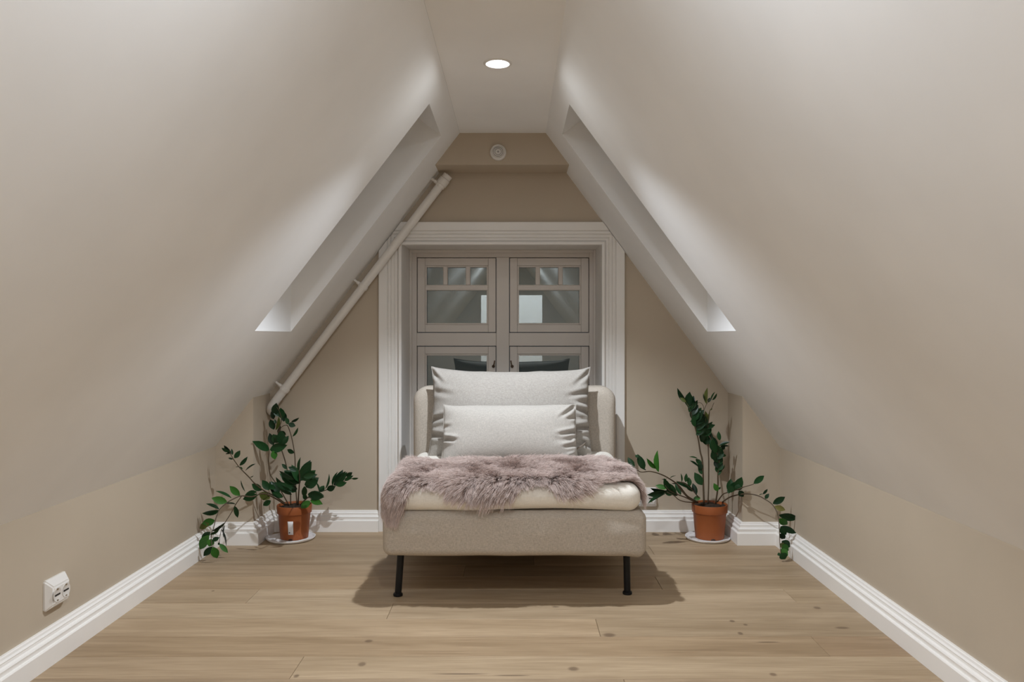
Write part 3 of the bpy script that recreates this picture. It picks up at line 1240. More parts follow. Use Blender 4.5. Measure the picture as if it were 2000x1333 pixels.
add_tube(bm, catmull([Vector((0.322, -0.030, -0.130)), Vector((0.305, -0.105, -0.150)), Vector((0.255, -0.130, -0.185))], 5), 0.0032, 6)
from_bm('tie_strap', bm, plain('strap_cloth', (0.20, 0.165, 0.13), 0.9), bp_, True)

NLm = (84, 60)
lf = [(1.0, 0.95, 0.74, 0.45, 0.008, 0.020), (1.0, 0.05, 0.70, -0.12, 0.008, 0.026), (1.0, -0.38, 0.78, -0.52, 0.008, 0.022), (1.0, -0.72, 0.84, -0.86, 0.008, 0.018),
      (-1.0, -0.16, -0.78, -0.26, 0.008, 0.032), (1.0, 0.55, 0.86, 0.42, 0.008, 0.012), (-1.0, 0.25, -0.86, 0.22, 0.008, 0.010), (0.9, -0.25, 0.60, -0.28, 0.012, 0.006)]
lp, ix, VV = pillow('lumbar_pillow', 0.548, 0.252, 0.150, M_lumb, '', lf, (0.012, 0.030), 8, 0.01, NLm, 0.35)
tag(lp, 'smaller pale oblong linen pillow propped in front of the large pillow', 'pillow')
seam(lp, ix, VV, NLm, M_lumb)
lp.location = (-0.020, 3.268, 0.535)
lp.rotation_euler = (math.radians(-20), math.radians(-0.4), math.radians(0.5))

# ------------------------------------------------------------------ sheepskin over the seat
HR = 0.052
HA, HY = 0.392, 2.828


def drape(s, y, lift=0.006):
    """flattened hide coordinates -> position and normal on the seat (numpy arrays)"""
    cx = np.clip(s, -HA, HA)
    cyv = np.maximum(y, HY)
    dx, dy = s - cx, y - cyv
    d = np.hypot(dx, dy) + 1e-9
    nx, ny = dx / d, dy / d
    th = np.minimum(d / HR, math.pi / 2)
    hor = HR * np.sin(th)
    down = HR * (1 - np.cos(th)) + np.maximum(0, d - HR * math.pi / 2)
    zc = 0.010 * np.clip(1 - (cx / 0.44) ** 2, 0, 1) * np.clip((cyv - 2.80) / 0.25, 0, 1)
    P = np.stack([cx + nx * hor, cyv + ny * hor, STOP + 0.003 + zc + lift - down], -1)
    Nn = np.stack([nx * np.sin(th), ny * np.sin(th), np.cos(th)], -1)
    return P, Nn


FX = np.array([-0.520, -0.490, -0.440, -0.390, -0.375, -0.36, -0.30, -0.25, -0.22, -0.15, -0.06, 0.00, 0.03, 0.06, 0.12, 0.14, 0.18, 0.22, 0.25, 0.31, 0.36, 0.42, 0.46])
FD = np.array([0.060, 0.085, 0.105, 0.100, 0.07, 0.034, 0.030, 0.038, 0.058, 0.070, 0.070, 0.058, 0.03, 0.018, 0.024, 0.048, 0.056, 0.048, 0.032, 0.018, 0.008, 0.002, 0.00])


def front_edge(s):
    return HY - 0.015 - np.interp(s, FX, FD)


def back_edge(s):
    return 3.175 + 0.030 * np.sin(s * 11 + 0.8) + 0.018 * np.sin(s * 27) - 0.10 * np.clip((np.abs(s + 0.02) - 0.33) / 0.13, 0, 1) ** 2


def left_edge(y):
    return np.interp(y, [2.70, 2.78, 2.88, 2.95, 3.02, 3.12, 3.25], [-0.47, -0.505, -0.515, -0.475, -0.445, -0.425, -0.38])


def right_edge(y):
    return np.interp(y, [2.76, 2.86, 2.95, 3.05, 3.15, 3.25], [0.458, 0.470, 0.465, 0.44, 0.415, 0.37])


def inside(s, y, grow=0.0):
    return (y > front_edge(s) - grow) & (y < back_edge(s) + grow) & (s > left_edge(y) - grow) & (s < right_edge(y) + grow)


gs = np.linspace(-0.56, 0.50, 107)
gy = np.linspace(2.68, 3.26, 59)
GS, GY = np.meshgrid(gs, gy, indexing='ij')
IN = inside(GS, GY)
P, Nn = drape(GS, GY)
V, Fc, idd = [], [], {}
for i in range(len(gs) - 1):
    for j in range(len(gy) - 1):
        if IN[i, j] and IN[i + 1, j] and IN[i, j + 1] and IN[i + 1, j + 1]:
            q = []
            for a, b in ((i, j), (i + 1, j), (i + 1, j + 1), (i, j + 1)):
                if (a, b) not in idd:
                    idd[(a, b)] = len(V)
                    V.append(tuple(P[a, b]))
                q.append(idd[(a, b)])
            Fc.append(q)
skin = from_np('sheepskin', V, Fc, M_hide, None, True)
tag(skin, 'dusty pink long-haired sheepskin draped over the front of the seat', 'sheepskin')
sm = skin.modifiers.new('thickness', 'SOLIDIFY')
sm.thickness = 0.003
sm.offset = 1.0


def vnoise(x, y, f, seed):
    out = np.empty(len(x))
    for i in range(len(x)):
        out[i] = noise.noise(Vector((x[i] * f + seed, y[i] * f - seed * 1.7, seed * 0.37)))
    return out


def sample_in(n):
    o = []
    c = 0
    while c < n:
        s = rng.uniform(-0.56, 0.50, n)
        y = rng.uniform(2.68, 3.26, n)
        k = inside(s, y)
        q = np.stack([s[k], y[k]], -1)
        o.append(q)
        c += len(q)
    return np.concatenate(o)[:n]


NCL, NST, NP = 4200, 135000, 7
cl = sample_in(NCL)
st = sample_in(NST)
# nearest clump through a coarse grid
cell = 0.03
from collections import defaultdict
gr = defaultdict(list)
for i, (a, b) in enumerate(cl):
    gr[(int(a // cell), int(b // cell))].append(i)
own = np.zeros(NST, int)
for k in range(NST):
    a, b = st[k]
    ca, cb = int(a // cell), int(b // cell)
    best, bd = 0, 9
    for da in (-1, 0, 1):
        for db in (-1, 0, 1):
            for i in gr.get((ca + da, cb + db), ()):
                dd = (cl[i, 0] - a) ** 2 + (cl[i, 1] - b) ** 2
                if dd < bd:
                    bd, best = dd, i
    own[k] = best
# combing of each lock (flattened plane): outward from the middle of the skin, with swirls
cxs, cys = cl[:, 0], cl[:, 1]
ang = vnoise(cxs, cys, 7.0, 3.0) * 1.5 + vnoise(cxs, cys, 26.0, 5.0) * 1.0
bx = 1.9 * (cxs + 0.02)
by = -np.interp(cys, [2.75, 3.0, 3.12, 3.22], [1.0, 0.75, 0.15, -0.7])
bl = np.hypot(bx, by) + 1e-6
bx, by = bx / bl, by / bl
qx = bx * np.cos(ang) - by * np.sin(ang)
qy = bx * np.sin(ang) + by * np.cos(ang)
ln_c = 0.060 * (1 + 0.22 * vnoise(cxs, cys, 9.0, 9.0)) * rng.uniform(0.85, 1.12, NCL)
lean = 0.66 + 0.18 * vnoise(cxs, cys, 12.0, 12.0)


def strand(s, y, dx, dy, ln, lean, jit):
    """points of a strand in world space"""
    P0, N0 = drape(s, y, 0.006)
    e = 0.004
    P1, _ = drape(s + dx * e, y + dy * e, 0.006)
    T = P1 - P0
    T /= (np.linalg.norm(T, axis=-1, keepdims=True) + 1e-9)
    out = []
    tt = np.linspace(0, 1, NP)
    for t in tt:
        up = (1 - np.clip(lean, 0, 0.95))[:, None] * N0 * (t * (1 - 0.25 * t)) * 1.35
        fw = lean[:, None] * T * (t * (0.55 + 0.45 * t))
        p = P0 + (up + fw) * ln[:, None]
        p[:, 2] -= 0.40 * ln * t * t * np.clip(1.0 - N0[:, 2], 0, 1)
        wv = np.sin(t * 9 + jit * 6.28) * 0.0016 * t
        p[:, 0] += wv
        p[:, 1] += wv * 0.7
        out.append(p)
    return np.stack(out, 1)


tip = strand(cxs, cys, qx, qy, ln_c, lean, rng.uniform(0, 1, NCL))
jx = qx[own] + rng.normal(0, 0.30, NST)
jy = qy[own] + rng.normal(0, 0.30, NST)
jl = np.hypot(jx, jy) + 1e-6
base = strand(st[:, 0], st[:, 1], jx / jl, jy / jl, ln_c[own] * rng.uniform(0.62, 1.18, NST), np.clip(lean[own] + rng.normal(0, 0.07, NST), 0.3, 0.93), rng.uniform(0, 1, NST))
tt = np.linspace(0, 1, NP)[None, :, None]
k = (rng.uniform(0.15, 0.72, NST)[:, None, None]) * tt ** 1.3
HP = base * (1 - k) + tip[own] * k
HP += rng.normal(0, 0.0007, HP.shape) * tt
hc = bpy.data.hair_curves.new('fur')
hc.add_curves([NP] * NST)
hc.attributes['position'].data.foreach_set('vector', HP.reshape(-1).astype(np.float32))
ra = hc.attributes.get('radius') or hc.attributes.new('radius', 'FLOAT', 'POINT')
rad = np.tile((0.00058 * (1 - 0.80 * np.linspace(0, 1, NP) ** 2)).astype(np.float32), NST)
ra.data.foreach_set('value', rad)
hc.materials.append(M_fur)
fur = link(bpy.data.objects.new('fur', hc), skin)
fur['kind'] = 'stuff'

# ------------------------------------------------------------------ plants


def leaf_mesh(name, m, curl):
    """leaf of length 1 along +X, half width 0.5 along Y, folded on its midrib"""
    T = [0, 0.08, 0.22, 0.40, 0.58, 0.74, 0.88, 1.0]
    Wd = [0.03, 0.20, 0.40, 0.50, 0.48, 0.37, 0.18, 0.0]
    V, Fc = [], []
    for t, w_ in zip(T, Wd):
        z = -curl * t * t
        V.append((t, -w_, z + 0.16 * w_))
        V.append((t, 0, z))
        V.append((t, w_, z + 0.16 * w_))
    for i in range(len(T) - 1):
        a = 3 * i
        Fc.append((a, a + 3, a + 4, a + 1))
        Fc.append((a + 1, a + 4, a + 5, a + 2))
    me = bpy.data.meshes.new(name)
    me.from_pydata(V, [], Fc)
    me.materials.append(m)
    for p in me.polygons:
        p.use_smooth = True
    return me


LM = {c: [leaf_mesh('leaf_' + nm, m, cu) for cu in (0.02, 0.10, 0.18)]
      for c, nm, m in (('d', 'dark', M_leaf), ('g', 'bright', M_leafg), ('o', 'olive', M_leafo), ('y', 'yellow', M_leafy))}


def clampY(p, m=0.012):
    lim = YB - m
    if p.x < PL + 0.03 or p.x > PR - 0.03:
        lim = YP - m
    if p.z < 0.12:
        lim -= 0.035
    p.y = min(p.y, lim)
    return p


def build_plant(root, org, stems):
    rnd = random.Random(5)
    for (view, pts, leaves, r0, r1) in stems:
        P = []
        for (vw, u, v, Y) in pts:
            ox, oy, sc = vw
            P.append(at(ox + u * sc, oy + v * sc, Y))
        C = catmull(P, 5)
        n = len(C)
        R = [r0 + (r1 - r0) * i / (n - 1) for i in range(n)]
        bm = bmesh.new()
        add_tube(bm, [c - org for c in C], R, 7)
        so = from_bm('stem', bm, M_stem, root, True)
        scr = [(VX + F * c.x / c.y, VY - F * (c.z - CAMZ) / c.y) for c in C]
        extra = []
        for lf_ in leaves:
            # crowded shoots carry further leaflets behind the ones in front
            if lf_[0] is R1 or (lf_[0] is L4 and lf_[5] >= 90):
                if len(lf_) == 6 and lf_[5] >= 80:
                    j = [rnd.uniform(-1, 1) for _ in range(4)]
                    extra.append((lf_[0], lf_[1] + 22 * j[0], lf_[2] + 45 * j[1], lf_[3] + 40 * j[2], lf_[4] + 55 * j[3], lf_[5] * 0.9))
        for lf_ in leaves + extra:
            vw, u0, v0, u1, v1, wd = lf_[:6]
            col = lf_[6] if len(lf_) > 6 else 'd'
            ox, oy, sc = vw
            b = (ox + u0 * sc, oy + v0 * sc)
            t = (ox + u1 * sc, oy + v1 * sc)
            w_px = wd * sc * 1.06
            i = min(range(n), key=lambda q: (scr[q][0] - b[0]) ** 2 + (scr[q][1] - b[1]) ** 2)
            Y = C[i].y
            L2 = math.hypot(t[0] - b[0], t[1] - b[1]) * Y / F
            off = rnd.uniform(-0.30, 0.18) * L2
            B = clampY(at(b[0], b[1], Y + rnd.uniform(-0.008, 0.004)), 0.014)
            Tp = clampY(at(t[0], t[1], Y + off), 0.010)
            d_ = Tp - B
            L = d_.length
            d_.normalize()
            wp = w_px * Y / F
            wt = max(wp, 0.36 * L)
            roll = math.acos(min(1.0, wp / wt)) * rnd.choice((-1, 1))
            view_dir = (Vector((0, 0, CAMZ)) - B).normalized()
            nz_ = (view_dir - d_ * view_dir.dot(d_)).normalized()
            # lean the blade a little upwards as leaves do
            roll2 = roll if abs(roll) > 0.35 else roll + rnd.uniform(-0.3, 0.3)
            nz_ = Matrix.Rotation(roll2, 3, d_) @ nz_
            ny_ = nz_.cross(d_)
            M = Matrix((( d_.x * L, ny_.x * wt, nz_.x * L, B.x - org.x),
                        ( d_.y * L, ny_.y * wt, nz_.y * L, B.y - org.y),
                        ( d_.z * L, ny_.z * wt, nz_.z * L, B.z - org.z), (0, 0, 0, 1)))
            o = bpy.data.objects.new('leaf', rnd.choice(LM[col]))
            link(o, so)
            o.matrix_local = M


def pot(root, r_rim, r_bot, h):
    bm = bmesh.new()
    prof = [(0, 0.004), (r_bot - 0.008, 0.004), (r_bot - 0.005, 0), (r_bot, 0.001)]
    rs = r_rim - 0.005
    prof += [(r_bot + (rs - r_bot) * 0.5, h * 0.38), (rs - 0.001, h * 0.74), (rs + 0.0005, h * 0.755), (r_rim - 0.001, h * 0.765), (r_rim - 0.0005, h * 0.78),
             (r_rim + 0.001, h * 0.985), (r_rim, h), (r_rim - 0.003, h), (r_rim - 0.005, h * 0.97), (r_rim - 0.008, h * 0.80), (0, h * 0.80)]
    lathe(bm, prof, (0, 0, 0), 'Z', 56)
    o = from_bm('pot', bm, M_terra, root)
    sharp(o, 40)
    # drain slot at the foot
    bm = bmesh.new()
    add_tube(bm, [(-0.009, -r_bot - 0.0004, 0.0035), (0, -r_bot - 0.0008, 0.006), (0.009, -r_bot - 0.0004, 0.0035)], 0.0025, 6)
    from_bm('drain_slot', bm, M_dark, o)
    # soil heap
    bm = bmesh.new()
    rings = 9
    nn = 36
    Rr = r_rim - 0.0075
    vs = []
    for i in range(rings + 1):
        rr = Rr * i / rings
        for j in range(nn if i else 1):
            a = 2 * math.pi * j / nn
            x, y = rr * math.cos(a), rr * math.sin(a)
            z = h * 0.93 + 0.010 * noise.noise(Vector((x * 45, y * 45, root.location.x * 5))) + 0.006 * (1 - i / rings)
            vs.append((x, y, z))
    Fc = []
    for j in range(nn):
        Fc.append((0, 1 + j, 1 + (j + 1) % nn))
    for i in range(1, rings):
        for j in range(nn):
            a = 1 + (i - 1) * nn + j
            b = 1 + (i - 1) * nn + (j + 1) % nn
            Fc.append((a, a + nn, b + nn, b))
    so = from_np('soil', vs, Fc, M_soil, root, True)
    bm.free()
    return o


def saucer(loc, r, label, seed):
    """thin white plastic tray with an uneven lip"""
    bm = bmesh.new()
    n = 60
    prof = [(0, 0.0), (0.86, 0.0), (0.95, 0.002), (1.0, 0.010), (0.99, 0.0115), (0.93, 0.0045), (0.85, 0.0030), (0, 0.0030)]
    rings = []
    for f, z in prof:
        if f == 0:
            rings.append([bm.verts.new((0, 0, z + 0.0004))])
            continue
        ring = []
        for i in range(n):
            a = 2 * math.pi * i / n
            q = noise.noise(Vector((math.cos(a) * 1.7 + seed, math.sin(a) * 1.7, seed)))
            rr = r * f * (1 + 0.035 * q * (f > 0.9))
            zz = z * (1 + 0.9 * q) if f > 0.9 else z
            ring.append(bm.verts.new((rr * math.cos(a), rr * math.sin(a), zz + 0.0004)))
        rings.append(ring)
    for a, b in zip(rings, rings[1:]):
        for i in range(n):
            j = (i + 1) % n
            if len(a) == 1:
                bm.faces.new((a[0], b[i], b[j]))
            elif len(b) == 1:
                bm.faces.new((a[i], a[j], b[0]))
            else:
                bm.faces.new((a[i], a[j], b[j], b[i]))
    bmesh.ops.recalc_face_normals(bm, faces=bm.faces)
    o = from_bm('plant_saucer', bm, M_saucer, None, True)
    o.location = loc
    return tag(o, label, 'saucer', 'saucers under the plant pots')


L1 = (480, 780, 0.1125)
L2 = (380, 860, 0.1125)
L3 = (380, 960, 0.1125)
L4 = (530, 880, 0.135)
R1 = (1300, 750, 0.1125)
R2 = (1215, 860, 0.1275)
R3 = (1330, 880, 0.1125)
R4 = (1430, 910, 0.15)


def lv(view, *rows):
    return [(view,) + r for r in rows]


left_stems = [
    (None, [(L4, 250, 790, 3.70), (L4, 190, 680, 3.69), (L4, 100, 520, 3.68), (L4, 0, 380, 3.67), (L1, 405, 1220, 3.66), (L1, 395, 1050, 3.65), (L1, 410, 880, 3.65)],
     lv(L1, (410, 890, 190, 700, 130), (420, 885, 720, 800, 150), (470, 900, 510, 1050, 110, 'g'), (480, 800, 410, 590, 110), (560, 760, 470, 610, 140), (600, 780, 620, 550, 150), (640, 790, 735, 640, 90)), 0.0032, 0.0018),
    (None, [(L4, 280, 790, 3.70), (L4, 275, 600, 3.71), (L4, 240, 350, 3.72), (L1, 690, 1100, 3.72), (L1, 635, 920, 3.72), (L1, 590, 780, 3.72), (L1, 560, 640, 3.72), (L1, 575, 520, 3.71), (L1, 620, 360, 3.71), (L1, 590, 230, 3.70), (L1, 540, 140, 3.69)],
     lv(L1, (500, 270, 530, 72, 125), (480, 350, 465, 180, 80), (640, 340, 595, 150, 120), (660, 390, 665, 220, 100), (740, 430, 690, 310, 70), (490, 530, 420, 345, 105), (520, 430, 500, 350, 45), (520, 540, 590, 310, 55, 'o'),
        (610, 560, 700, 620, 60), (570, 300, 470, 200, 70), (560, 600, 600, 470, 50)), 0.0034, 0.0015),
    (None, [(L4, 370, 780, 3.70), (L4, 352, 500, 3.70), (L4, 345, 190, 3.70), (L1, 845, 930, 3.70), (L1, 800, 680, 3.70), (L1, 735, 480, 3.69), (L1, 690, 455, 3.68), (L1, 620, 490, 3.68), (L1, 570, 580, 3.68)],
     lv(L1, (790, 395, 930, 338, 42), (740, 430, 865, 470, 85), (812, 650, 918, 500, 40), (840, 935, 712, 880, 75), (735, 440, 695, 325, 60)), 0.0030, 0.0014),
    (None, [(L4, 225, 790, 3.69), (L4, 60, 670, 3.64), (L2, 1220, 890, 3.58), (L2, 1040, 750, 3.53), (L2, 960, 660, 3.52), (L2, 850, 550, 3.50), (L2, 770, 465, 3.49), (L2, 680, 340, 3.47), (L2, 630, 250, 3.46), (L2, 605, 185, 3.45)],
     lv(L2, (610, 195, 445, 150, 55), (645, 235, 495, 95, 62), (660, 260, 640, 150, 40), (690, 315, 795, 185, 85), (780, 445, 925, 295, 62), (880, 535, 1060, 408, 22), (665, 335, 585, 310, 32), (615, 240, 530, 235, 26),
        (1170, 870, 985, 765, 110), (1300, 870, 1168, 695, 115), (770, 467, 705, 465, 12), (958, 650, 1025, 628, 12), (830, 510, 780, 465, 36)) +
     lv(L4, (115, 625, 0, 445, 95), (60, 560, -60, 500, 70)), 0.0034, 0.0014),
    (None, [(L4, 200, 790, 3.68), (L4, 60, 700, 3.60), (L2, 1200, 930, 3.53), (L2, 1000, 985, 3.47), (L2, 820, 970, 3.43), (L2, 700, 1010, 3.41), (L2, 560, 1090, 3.39), (L2, 440, 1200, 3.37), (L3, 395, 410, 3.35), (L3, 365, 490, 3.34), (L3, 330, 640, 3.32), (L3, 292, 740, 3.31), (L3, 290, 860, 3.30), (L3, 310, 965, 3.29)],
     lv(L2, (1090, 955, 820, 1035, 125), (1080, 900, 845, 965, 90), (1310, 1010, 1105, 930, 130, 'o'), (1325, 1055, 1180, 1140, 92), (880, 895, 800, 700, 13), (790, 965, 598, 800, 110, 'g'), (640, 1012, 362, 880, 45), (565, 1080, 293, 1008, 125, 'g'), (425, 1205, 203, 1088, 55), (430, 1220, 122, 1308, 85)) +
     lv(L3, (350, 505, 125, 570, 130, 'g'), (250, 560, 62, 655, 105, 'o'), (300, 695, 525, 550, 45), (270, 752, 435, 670, 45), (275, 710, 115, 830, 100), (250, 765, 62, 1025, 150, 'g'), (300, 830, 250, 965, 120, 'g'), (310, 860, 425, 805, 75), (310, 965, 148, 1135, 105), (320, 970, 395, 1175, 130, 'g')), 0.0034, 0.0013),
    (None, [(L2, 820, 970, 3.43), (L3, 720, 220, 3.42), (L3, 640, 370, 3.41), (L3, 545, 520, 3.40), (L3, 490, 620, 3.39), (L3, 445, 760, 3.38), (L3, 430, 915, 3.37)],
     lv(L3, (700, 260, 752, 468, 75), (710, 228, 485, 215, 22), (430, 915, 582, 1072, 80, 'g'), (462, 660, 582, 955, 14), (525, 590, 500, 815, 16), (440, 900, 400, 930, 40)), 0.0022, 0.0012),
    (None, [(L4, 385, 790, 3.67), (L4, 395, 640, 3.58), (L4, 405, 500, 3.48), (L4, 410, 380, 3.40), (L4, 400, 290, 3.35)],
     lv(L4, (405, 475, 185, 285, 135), (410, 460, 310, 215, 115), (420, 440, 580, 165, 150), (408, 320, 390, 105, 38), (440, 430, 645, 295, 120), (460, 430, 660, 345, 90), (480, 500, 675, 450, 150), (480, 520, 475, 680, 75),
        (350, 500, 125, 335, 120), (345, 560, 140, 480, 120), (365, 300, 245, 240, 60), (225, 275, 150, 195, 50), (300, 610, 55, 440, 95), (170, 680, 0, 610, 80), (330, 420, 110, 300, 60), (360, 600, 240, 520, 90)), 0.0036, 0.0018),
    (None, [(L4, 430, 780, 3.70), (L4, 520, 690, 3.695), (L4, 660, 610, 3.69), (L4, 780, 580, 3.69), (L4, 900, 530, 3.69), (L4, 1050, 450, 3.69), (L4, 1180, 405, 3.69)],
     lv(L4, (690, 605, 662, 450, 24), (705, 605, 765, 510, 75), (775, 565, 855, 345, 28), (805, 572, 925, 525, 85), (885, 520, 942, 305, 36), (915, 510, 1040, 285, 95), (965, 480, 1085, 320, 85), (930, 505, 1092, 468, 75), (1060, 440, 1175, 370, 50), (1085, 380, 1172, 320, 62), (1160, 410, 1262, 405, 28), (760, 585, 700, 545, 60)), 0.0032, 0.0013),
    (None, [(L4, 420, 790, 3.66), (L4, 470, 730, 3.62), (L4, 530, 690, 3.60), (L4, 575, 690, 3.59)],
     lv(L4, (530, 640, 745, 685, 112), (565, 720, 738, 775, 92, 'g'), (560, 735, 425, 840, 95, 'g'), (500, 720, 470, 620, 60)), 0.0024, 0.0014),
]

right_stems = [
    (None, [(R3, 400, 930, 3.70), (R3, 388, 600, 3.70), (R3, 372, 200, 3.69), (R1, 600, 1180, 3.69), (R1, 565, 960, 3.69), (R1, 510, 750, 3.68), (R1, 455, 560, 3.68), (R1, 405, 410, 3.67), (R1, 355, 325, 3.67)],
     lv(R1, (370, 335, 178, 100, 75), (355, 320, 250, 240, 60, 'o'), (390, 400, 420, 138, 130), (440, 400, 490, 205, 90), (420, 450, 535, 325, 80), (460, 570, 560, 365, 110), (480, 610, 632, 420, 110), (500, 660, 640, 490, 125), (490, 665, 420, 650, 24),
        (520, 710, 695, 560, 110), (520, 730, 660, 640, 100), (530, 765, 695, 680, 85), (540, 850, 650, 740, 100), (505, 745, 475, 560, 85), (560, 870, 700, 780, 90), (470, 620, 440, 440, 70), (430, 480, 470, 330, 90), (520, 800, 600, 600, 120), (490, 640, 560, 470, 120)) +
     lv(R3, (295, 150, 145, 102, 22), (300, 285, 162, 170, 35), (355, 255, 258, 150, 80), (370, 605, 236, 388, 130), (345, 340, 318, 190, 90), (360, 420, 310, 260, 70)), 0.0046, 0.0020),
    (None, [(R3, 470, 930, 3.71), (R3, 480, 600, 3.71), (R3, 482, 200, 3.71), (R1, 745, 1250, 3.71), (R1, 738, 1050, 3.71), (R1, 728, 850, 3.70), (R1, 740, 690, 3.70), (R1, 760, 490, 3.69), (R1, 800, 420, 3.69), (R1, 840, 330, 3.69)],
     lv(R1, (720, 690, 690, 470, 62, 'o'), (742, 690, 752, 490, 40, 'o'), (690, 710, 655, 520, 85), (640, 790, 865, 708, 85), (620, 890, 800, 770, 160), (700, 1010, 615, 830, 145), (720, 1010, 800, 850, 125), (650, 1000, 620, 880, 90), (690, 900, 780, 780, 120), (770, 460, 815, 430, 20, 'o'), (700, 1060, 690, 900, 110)), 0.0034, 0.0012),
    (None, [(R1, 735, 700, 3.70), (R1, 690, 600, 3.70), (R1, 665, 480, 3.69), (R1, 690, 400, 3.69), (R1, 740, 310, 3.68), (R1, 800, 250, 3.68)],
     lv(R1, (712, 350, 705, 62, 66, 'o'), (690, 300, 653, 160, 18), (740, 325, 775, 240, 52), (785, 295, 858, 135, 26), (810, 285, 902, 168, 36)), 0.0018, 0.0011),
    (None, [(R1, 665, 480, 3.69), (R1, 655, 390, 3.69), (R1, 605, 330, 3.69), (R1, 540, 338, 3.69)], [], 0.0014, 0.0010),
    (None, [(R3, 600, 930, 3.70), (R3, 640, 650, 3.69), (R3, 642, 420, 3.68), (R3, 660, 200, 3.67), (R1, 900, 1230, 3.66), (R1, 860, 1100, 3.66), (R1, 800, 980, 3.66), (R1, 750, 900, 3.66)],
     lv(R1, (942, 985, 912, 828, 68), (930, 1075, 1118, 1008, 50), (945, 1110, 1110, 1055, 40), (975, 1145, 1030, 1075, 60), (960, 1245, 1062, 1245, 50), (905, 1075, 810, 915, 48), (880, 1190, 770, 1000, 115), (900, 1260, 840, 1050, 115), (900, 1310, 1010, 1180, 100), (870, 1290, 805, 1150, 90), (940, 1210, 890, 1060, 95), (840, 1080, 790, 950, 90), (930, 1300, 960, 1150, 90)) +
     lv(R3, (640, 210, 560, 50, 105), (640, 310, 595, 150, 95), (650, 355, 722, 205, 95), (690, 350, 778, 243, 25), (650, 430, 705, 300, 60), (640, 710, 575, 580, 85, 'g'), (650, 260, 700, 90, 105), (640, 390, 610, 260, 70), (655, 680, 690, 640, 30)), 0.0040, 0.0016),
    (None, [(R2, 1160, 955, 3.69), (R2, 1000, 860, 3.66), (R2, 870, 700, 3.64), (R2, 720, 590, 3.62), (R2, 580, 520, 3.60), (R2, 430, 482, 3.58), (R2, 290, 490, 3.57), (R2, 180, 430, 3.56)],
     lv(R2, (185, 440, 90, 262, 85), (340, 450, 240, 225, 105), (240, 270, 205, 225, 40), (560, 490, 502, 168, 76, 'g'), (520, 440, 372, 292, 62, 'g'), (735, 585, 822, 528, 10), (690, 592, 605, 605, 12), (370, 465, 280, 425, 20), (170, 380, 185, 335, 20)), 0.0042, 0.0017),
    (None, [(R2, 1140, 955, 3.68), (R2, 1010, 880, 3.64), (R2, 890, 750, 3.60), (R2, 825, 650, 3.58)],
     lv(R2, (900, 840, 815, 660, 62), (830, 660, 760, 672, 14)), 0.0040, 0.0022),
    (None, [(R2, 1110, 955, 3.68), (R2, 970, 948, 3.62), (R2, 870, 915, 3.58), (R2, 790, 850, 3.55), (R2, 690, 800, 3.52)],
     lv(R2, (690, 790, 440, 772, 62), (650, 800, 392, 850, 88), (670, 820, 388, 972, 50)), 0.0024, 0.0015),
    (None, [(R2, 1130, 955, 3.68), (R2, 970, 880, 3.62), (R2, 840, 830, 3.58), (R2, 720, 770, 3.55), (R2, 660, 700, 3.54)],
     lv(R2, (835, 825, 700, 650, 52), (740, 785, 640, 585, 92), (680, 745, 515, 690, 72, 'g'), (820, 830, 680, 745, 92), (770, 840, 640, 780, 80), (850, 850, 760, 790, 60)), 0.0034, 0.0015),
    (None, [(R2, 1190, 900, 3.67), (R2, 1140, 840, 3.66), (R2, 1050, 740, 3.64), (R2, 940, 660, 3.63), (R2, 830, 630, 3.62)],
     lv(R2, (1045, 745, 825, 630, 60), (912, 645, 902, 510, 24), (975, 645, 985, 513, 52), (1040, 705, 1018, 568, 66), (1142, 835, 1080, 658, 72), (1200, 890, 1090, 895, 66, 'g'), (1080, 790, 960, 660, 60)), 0.0026, 0.0014),
    (None, [(R3, 630, 900, 3.68), (R3, 720, 775, 3.65), (R3, 800, 735, 3.62), (R3, 960, 690, 3.57), (R3, 1080, 642, 3.54), (R3, 1230, 600, 3.52), (R4, 285, 235, 3.51)],
     lv(R3, (840, 725, 870, 495, 120), (925, 705, 805, 635, 120), (940, 695, 1060, 465, 140), (960, 690, 1062, 570, 110), (1010, 700, 1085, 812, 100), (900, 700, 930, 550, 120), (870, 720, 800, 690, 90), (980, 690, 1000, 590, 110)) + lv(R4, (280, 236, 422, 128, 72)), 0.0030, 0.0014),
    (None, [(R3, 720, 900, 3.67), (R3, 850, 815, 3.63), (R3, 1000, 772, 3.57), (R3, 1160, 758, 3.53), (R4, 330, 390, 3.50), (R4, 430, 440, 3.47), (R4, 520, 505, 3.44), (R4, 580, 600, 3.41), (R4, 605, 700, 3.39), (R4, 615, 850, 3.36), (R4, 620, 1000, 3.33), (R4, 635, 1150, 3.31)],
     lv(R4, (350, 385, 405, 365, 10), (400, 372, 468, 306, 32), (430, 432, 478, 366, 46), (530, 498, 694, 408, 78), (550, 530, 695, 582, 66, 'y'), (608, 645, 864, 690, 92), (612, 690, 728, 782, 90, 'g'), (625, 795, 838, 882, 78), (628, 805, 705, 905, 82), (622, 888, 690, 955, 72), (645, 985, 760, 1065, 105), (638, 1040, 742, 1110, 95, 'g'), (630, 1090, 728, 1175, 95, 'g'), (640, 1140, 695, 1222, 105), (632, 1150, 588, 1165, 42), (620, 1020, 690, 1060, 70, 'o')), 0.0034, 0.0014),
]

PLc = Vector((-430 * 3.70 / F, 3.700, 0.0036))
saucer((-1.040, 3.690, 0), 0.112, 'white plastic saucer under the left potted plant', 1.3)
pl = tag(empty('potted_plant', PLc), 'glossy dark green plant in a terracotta pot with a white sticker', 'plant', 'potted plants beside the chair')
po = pot(pl, 0.0790, 0.0630, 0.154)
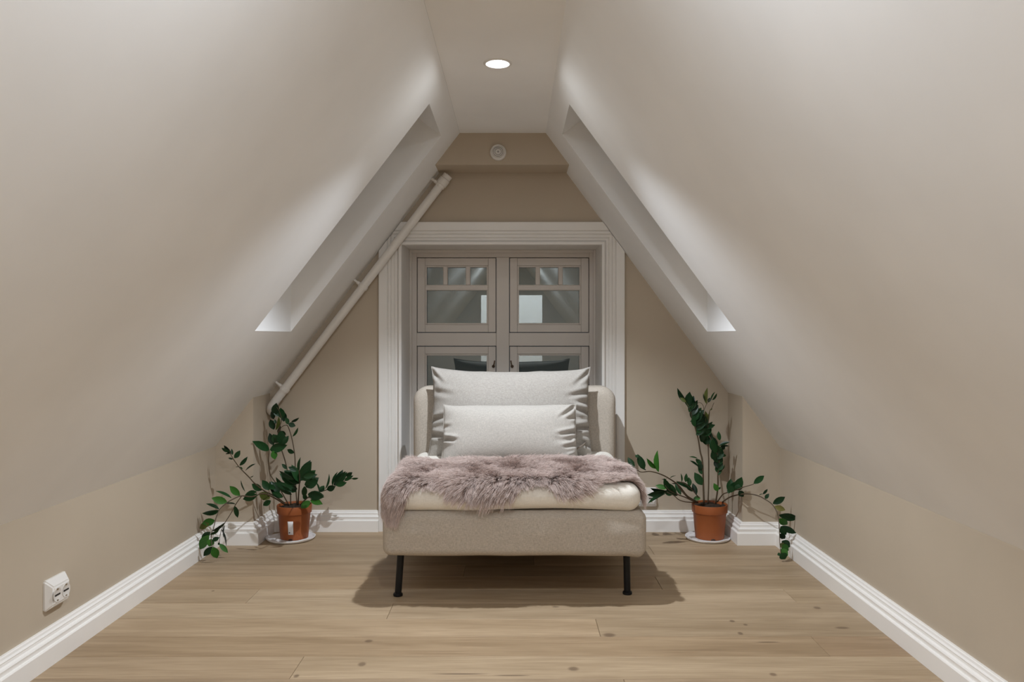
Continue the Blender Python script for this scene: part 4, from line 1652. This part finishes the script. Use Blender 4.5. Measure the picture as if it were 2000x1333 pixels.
# paper sticker with a small printed dot, curved on the pot wall
V, Fc = [], []
for i in range(7):
    for j in range(5):
        z = 0.028 + 0.062 * j / 4
        rr = 0.0630 + (0.0735 - 0.0630) * z / 0.114 + 0.0011
        a = math.radians(-98.5 + 20 * i / 6) - 0.012 * j / 4
        V.append((rr * math.cos(a), rr * math.sin(a), z))
for i in range(6):
    for j in range(4):
        a = i * 5 + j
        Fc.append((a, a + 5, a + 6, a + 1))
stk = from_np('sticker', V, Fc, M_label, po, True)
stk['label'] = 'white paper sticker with a small dark dot'
sd = stk.modifiers.new('thickness', 'SOLIDIFY')
sd.thickness = 0.0005
bm = bmesh.new()
zz = 0.038
rr = 0.0630 + (0.0735 - 0.0630) * zz / 0.114 + 0.0017
a = math.radians(-93)
lathe(bm, [(0.0032, 0.0006), (0.0032, -0.0004), (0, -0.0004)], (rr * math.cos(a), rr * math.sin(a), zz), 'Y', 16)
from_bm('printed_dot', bm, M_ink, stk if False else po)
build_plant(pl, PLc, left_stems)

PRc = Vector((381 * 3.70 / F, 3.700, 0.0036))
saucer((0.898, 3.690, 0), 0.103, 'white plastic saucer under the right potted plant', 4.1)
pr = tag(empty('potted_plant', PRc), 'taller dark green plant in a plain terracotta pot, with long arching stems', 'plant', 'potted plants beside the chair')
pot(pr, 0.0815, 0.0655, 0.157)
build_plant(pr, PRc, right_stems)
